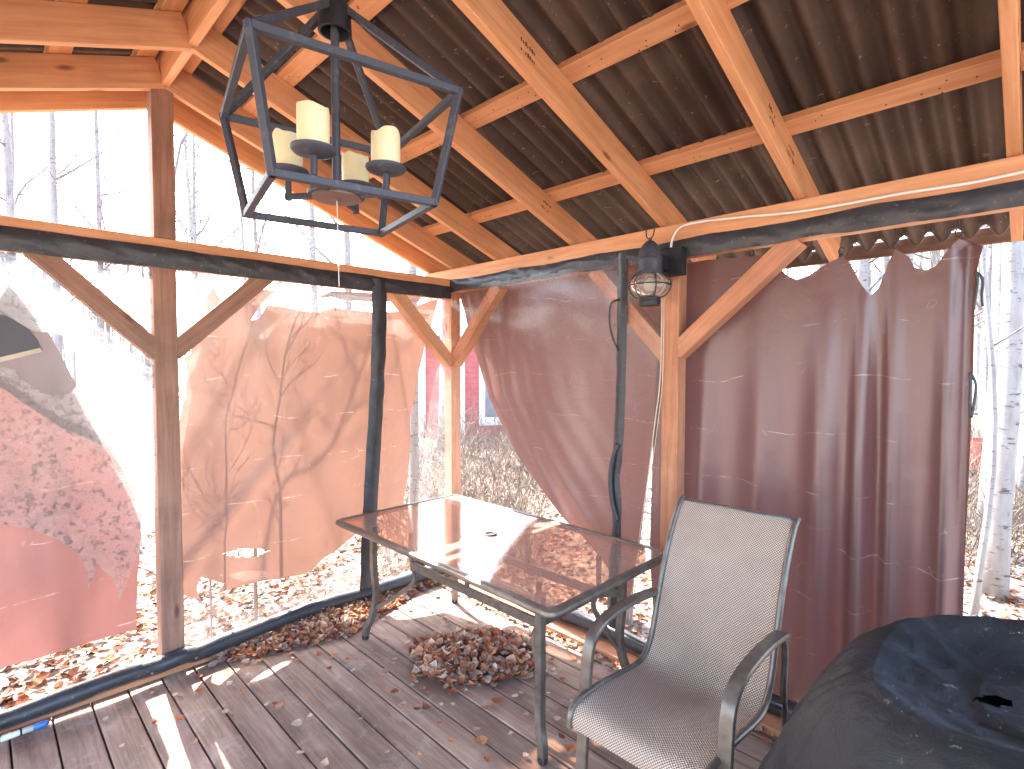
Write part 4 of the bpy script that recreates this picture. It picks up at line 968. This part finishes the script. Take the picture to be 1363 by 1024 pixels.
# ------------------------------------------------------------------ red shed behind the corner
D0 = 14.0; pA, pB = far(560, D0, 0), far(618+130, D0+.8, 0); sh = empty('red_shed', ((pA+pB)/2).to_tuple()[:2]+(GZ,), 'red board sided shed with a white framed window seen beyond the corner post', 'shed')
dx = (pB-pA).normalized(); nrm = Vector((dx.y, -dx.x, 0)); 
if nrm.dot(CAM-pA) < 0: nrm = -nrm
back = -nrm*3.0; ZB, ZE = GZ-.3, 2.5
def quadbox(b, a, c, z0, z1, t):   # a slab between plan points a and c, t thick behind
    o = -nrm*t; v = [a+Vector((0, 0, z0)), c+Vector((0, 0, z0)), c+Vector((0, 0, z1)), a+Vector((0, 0, z1))]; v = [Vector((q.x, q.y, q.z)) for q in v]
    b.add(v+[q+o for q in v], [(0, 1, 2, 3), (7, 6, 5, 4), (0, 4, 5, 1), (1, 5, 6, 2), (2, 6, 7, 3), (3, 7, 4, 0)])
b = MB(); quadbox(b, pA, pB, ZB, ZE, .1)
for e0 in (pA, pB):
    v = [e0+Vector((0, 0, ZB)), e0+back+Vector((0, 0, ZB)), e0+back+Vector((0, 0, ZE)), e0+back*.5+Vector((0, 0, ZE+.9)), e0+Vector((0, 0, ZE))]; b.add(v, [(0, 1, 2, 3, 4)])
quadbox(b, pA+back, pB+back, ZB, ZE, .1); b.build('wall', M['red'], sh)
b = MB(); q0, q1 = pA-dx*.3, pB+dx*.3
for s_ in (0, 1):
    e0 = nrm*.3 if s_ == 0 else back-nrm*.3; v = [q0+e0+Vector((0, 0, ZE-.15)), q1+e0+Vector((0, 0, ZE-.15)), q1+back*.5+Vector((0, 0, ZE+.95)), q0+back*.5+Vector((0, 0, ZE+.95))]
    b.add(v+[q+Vector((0, 0, .06)) for q in v], [(0, 1, 2, 3), (7, 6, 5, 4), (0, 4, 5, 1), (1, 5, 6, 2), (2, 6, 7, 3), (3, 7, 4, 0)])
b.build('roof', M['grey'], sh)
W0, W1 = far(640, D0-.02, 0), far(712, D0+.42, 0); W0 = pA+dx*(W0-pA).dot(dx); W1 = pA+dx*(W1-pA).dot(dx); f_ = nrm*.05
b = MB(); za, zb = .02, 1.9
quadbox(b, W0+nrm*.03+dx*.06, W1+nrm*.03-dx*.06, za+.08, zb-.08, .02); wn = b.build('window', M['pane'], sh)
b = MB(); quadbox(b, W0+f_, W0+f_+dx*.16, za, zb, .05); quadbox(b, W1+f_-dx*.16, W1+f_, za, zb, .05); quadbox(b, W0+f_+dx*.165, W1+f_-dx*.165, za, za+.22, .05); quadbox(b, W0+f_+dx*.165, W1+f_-dx*.165, zb-.14, zb, .05)
m_ = (W0+W1)/2
quadbox(b, m_+f_-dx*.05, m_+f_+dx*.05, za+.225, zb-.145, .045); b.build('frame', M['white'], wn)
b = MB(); quadbox(b, pA+nrm*.03, pA+nrm*.03+dx*.12, ZB, ZE, .03); quadbox(b, W0+nrm*.04-dx*.5, W0+nrm*.04-dx*.38, ZB, ZE, .03); b.build('trim', M['white'], sh)
# things lying in the yard at the right edge
def heap(name, mat, label, cat, c, sx, sy, sz, sd):
    mb = MB(); n = 28; m = 10; vs = []
    for i in range(n):
        for j in range(m+1):
            t = 2*math.pi*i/n; f = j/m; r_ = math.sin(f*math.pi/2)**.6; z = math.cos(f*math.pi/2); k = 1+.3*nz(math.cos(t)*1.6+sd, math.sin(t)*1.6, f*2)
            vs.append(Vector(c)+RIGHT*(sx*r_*math.cos(t)*k)+FLAT*(sy*r_*math.sin(t)*k)+Vector((0, 0, sz*z*k-.02)))
    mb.add(vs, [(i*(m+1)+j, ((i+1) % n)*(m+1)+j, ((i+1) % n)*(m+1)+j+1, i*(m+1)+j+1) for i in range(n) for j in range(m)]); tag(mb.build(name, mat, loc=c, smooth=True), label, cat)
heap('blue_tarp', M['tarp'], 'crumpled blue tarp lying on the ground beyond the satin curtain edge', 'tarp', gpt(1293, 8.2), .28, .5, .42, 2)
# a small faded red trailer
q = gpt(1352, 7.6); tr = empty('garden_trailer', q, 'faded red garden trailer parked among the birches at the right edge', 'trailer')
b = MB(); A = q-RIGHT*.30; 
def ob(b, c, hx, hy, z0, z1):
    v = [c+RIGHT*sx*hx+FLAT*sy*hy+Vector((0, 0, z)) for z in (z0, z1) for sx, sy in ((-1, -1), (1, -1), (1, 1), (-1, 1))]; b.add(v, [(3, 2, 1, 0), (4, 5, 6, 7), (0, 1, 5, 4), (1, 2, 6, 5), (2, 3, 7, 6), (3, 0, 4, 7)])
for s_ in (-1, 1): ob(b, q+FLAT*s_*.42, .62, .02, .38, .78); ob(b, q+RIGHT*s_*.60, .02, .397, .38, .78)
ob(b, q, .578, .397, .36, .40); b.build('bed', M['redpaint'], tr)
for s_ in (-1, 1):
    b = MB(); b.lathe(q+FLAT*s_*.50+Vector((0, 0, .24)), [(.10, -.05), (.22, -.055), (.245, -.03), (.245, .03), (.22, .055), (.10, .05)], 22, tuple(FLAT)); wh = b.build('wheel', M['rubber'], tr, smooth=True)
    b = MB(); b.lathe(q+FLAT*s_*.50+Vector((0, 0, .24)), [(0, -.03), (.10, -.03), (.11, 0), (.10, .03), (0, .03)], 16, tuple(FLAT)); b.build('rim', M['grey'], wh, smooth=True)
b = MB(); b.beam(q-RIGHT*.6+Vector((0, 0, .36)), q-RIGHT*1.3+Vector((0, 0, .2)), .05, .05); b.build('hitch', M['grey'], tr)
# parked car beyond
q = gpt(1345, 21); rot = RIGHT; car = empty('parked_car', q, 'grey blue car parked far off between the birch trunks at right', 'car')
b = MB(); prf = [(-2.1, .35), (-2.15, .7), (-1.95, .88), (-1.25, .95), (-.75, 1.40), (.7, 1.42), (1.35, .98), (2.0, .9), (2.15, .65), (2.1, .35)]
v = [q+RIGHT*a+FLAT*s_*.85+Vector((0, 0, z)) for s_ in (-1, 1) for a, z in prf]; n = len(prf)
b.add(v, [tuple(range(n)), tuple(range(2*n-1, n-1, -1))]+[(k, n+k, n+(k+1) % n, (k+1) % n) for k in range(n)]); b.build('body', M['grey'], car)
b = MB()
v = [q+RIGHT*a-FLAT*.856+Vector((0, 0, z)) for a, z in ((-1.1, .98), (-.7, 1.33), (-.05, 1.35), (-.05, .98))]; b.add(v, [(0, 1, 2, 3)])
v = [q+RIGHT*a-FLAT*.856+Vector((0, 0, z)) for a, z in ((.05, .98), (.05, 1.35), (.65, 1.35), (1.15, 1.0))]; b.add(v, [(0, 1, 2, 3)]); b.build('side_window', M['pane'], car)
for a in (-1.35, 1.35):
    b = MB(); b.lathe(q+RIGHT*a-FLAT*.80+Vector((0, 0, .33)), [(0, -.09), (.2, -.09), (.3, -.08), (.33, -.03), (.33, .06)], 20, tuple(FLAT)); b.build('wheel', M['rubber'], car, smooth=True)
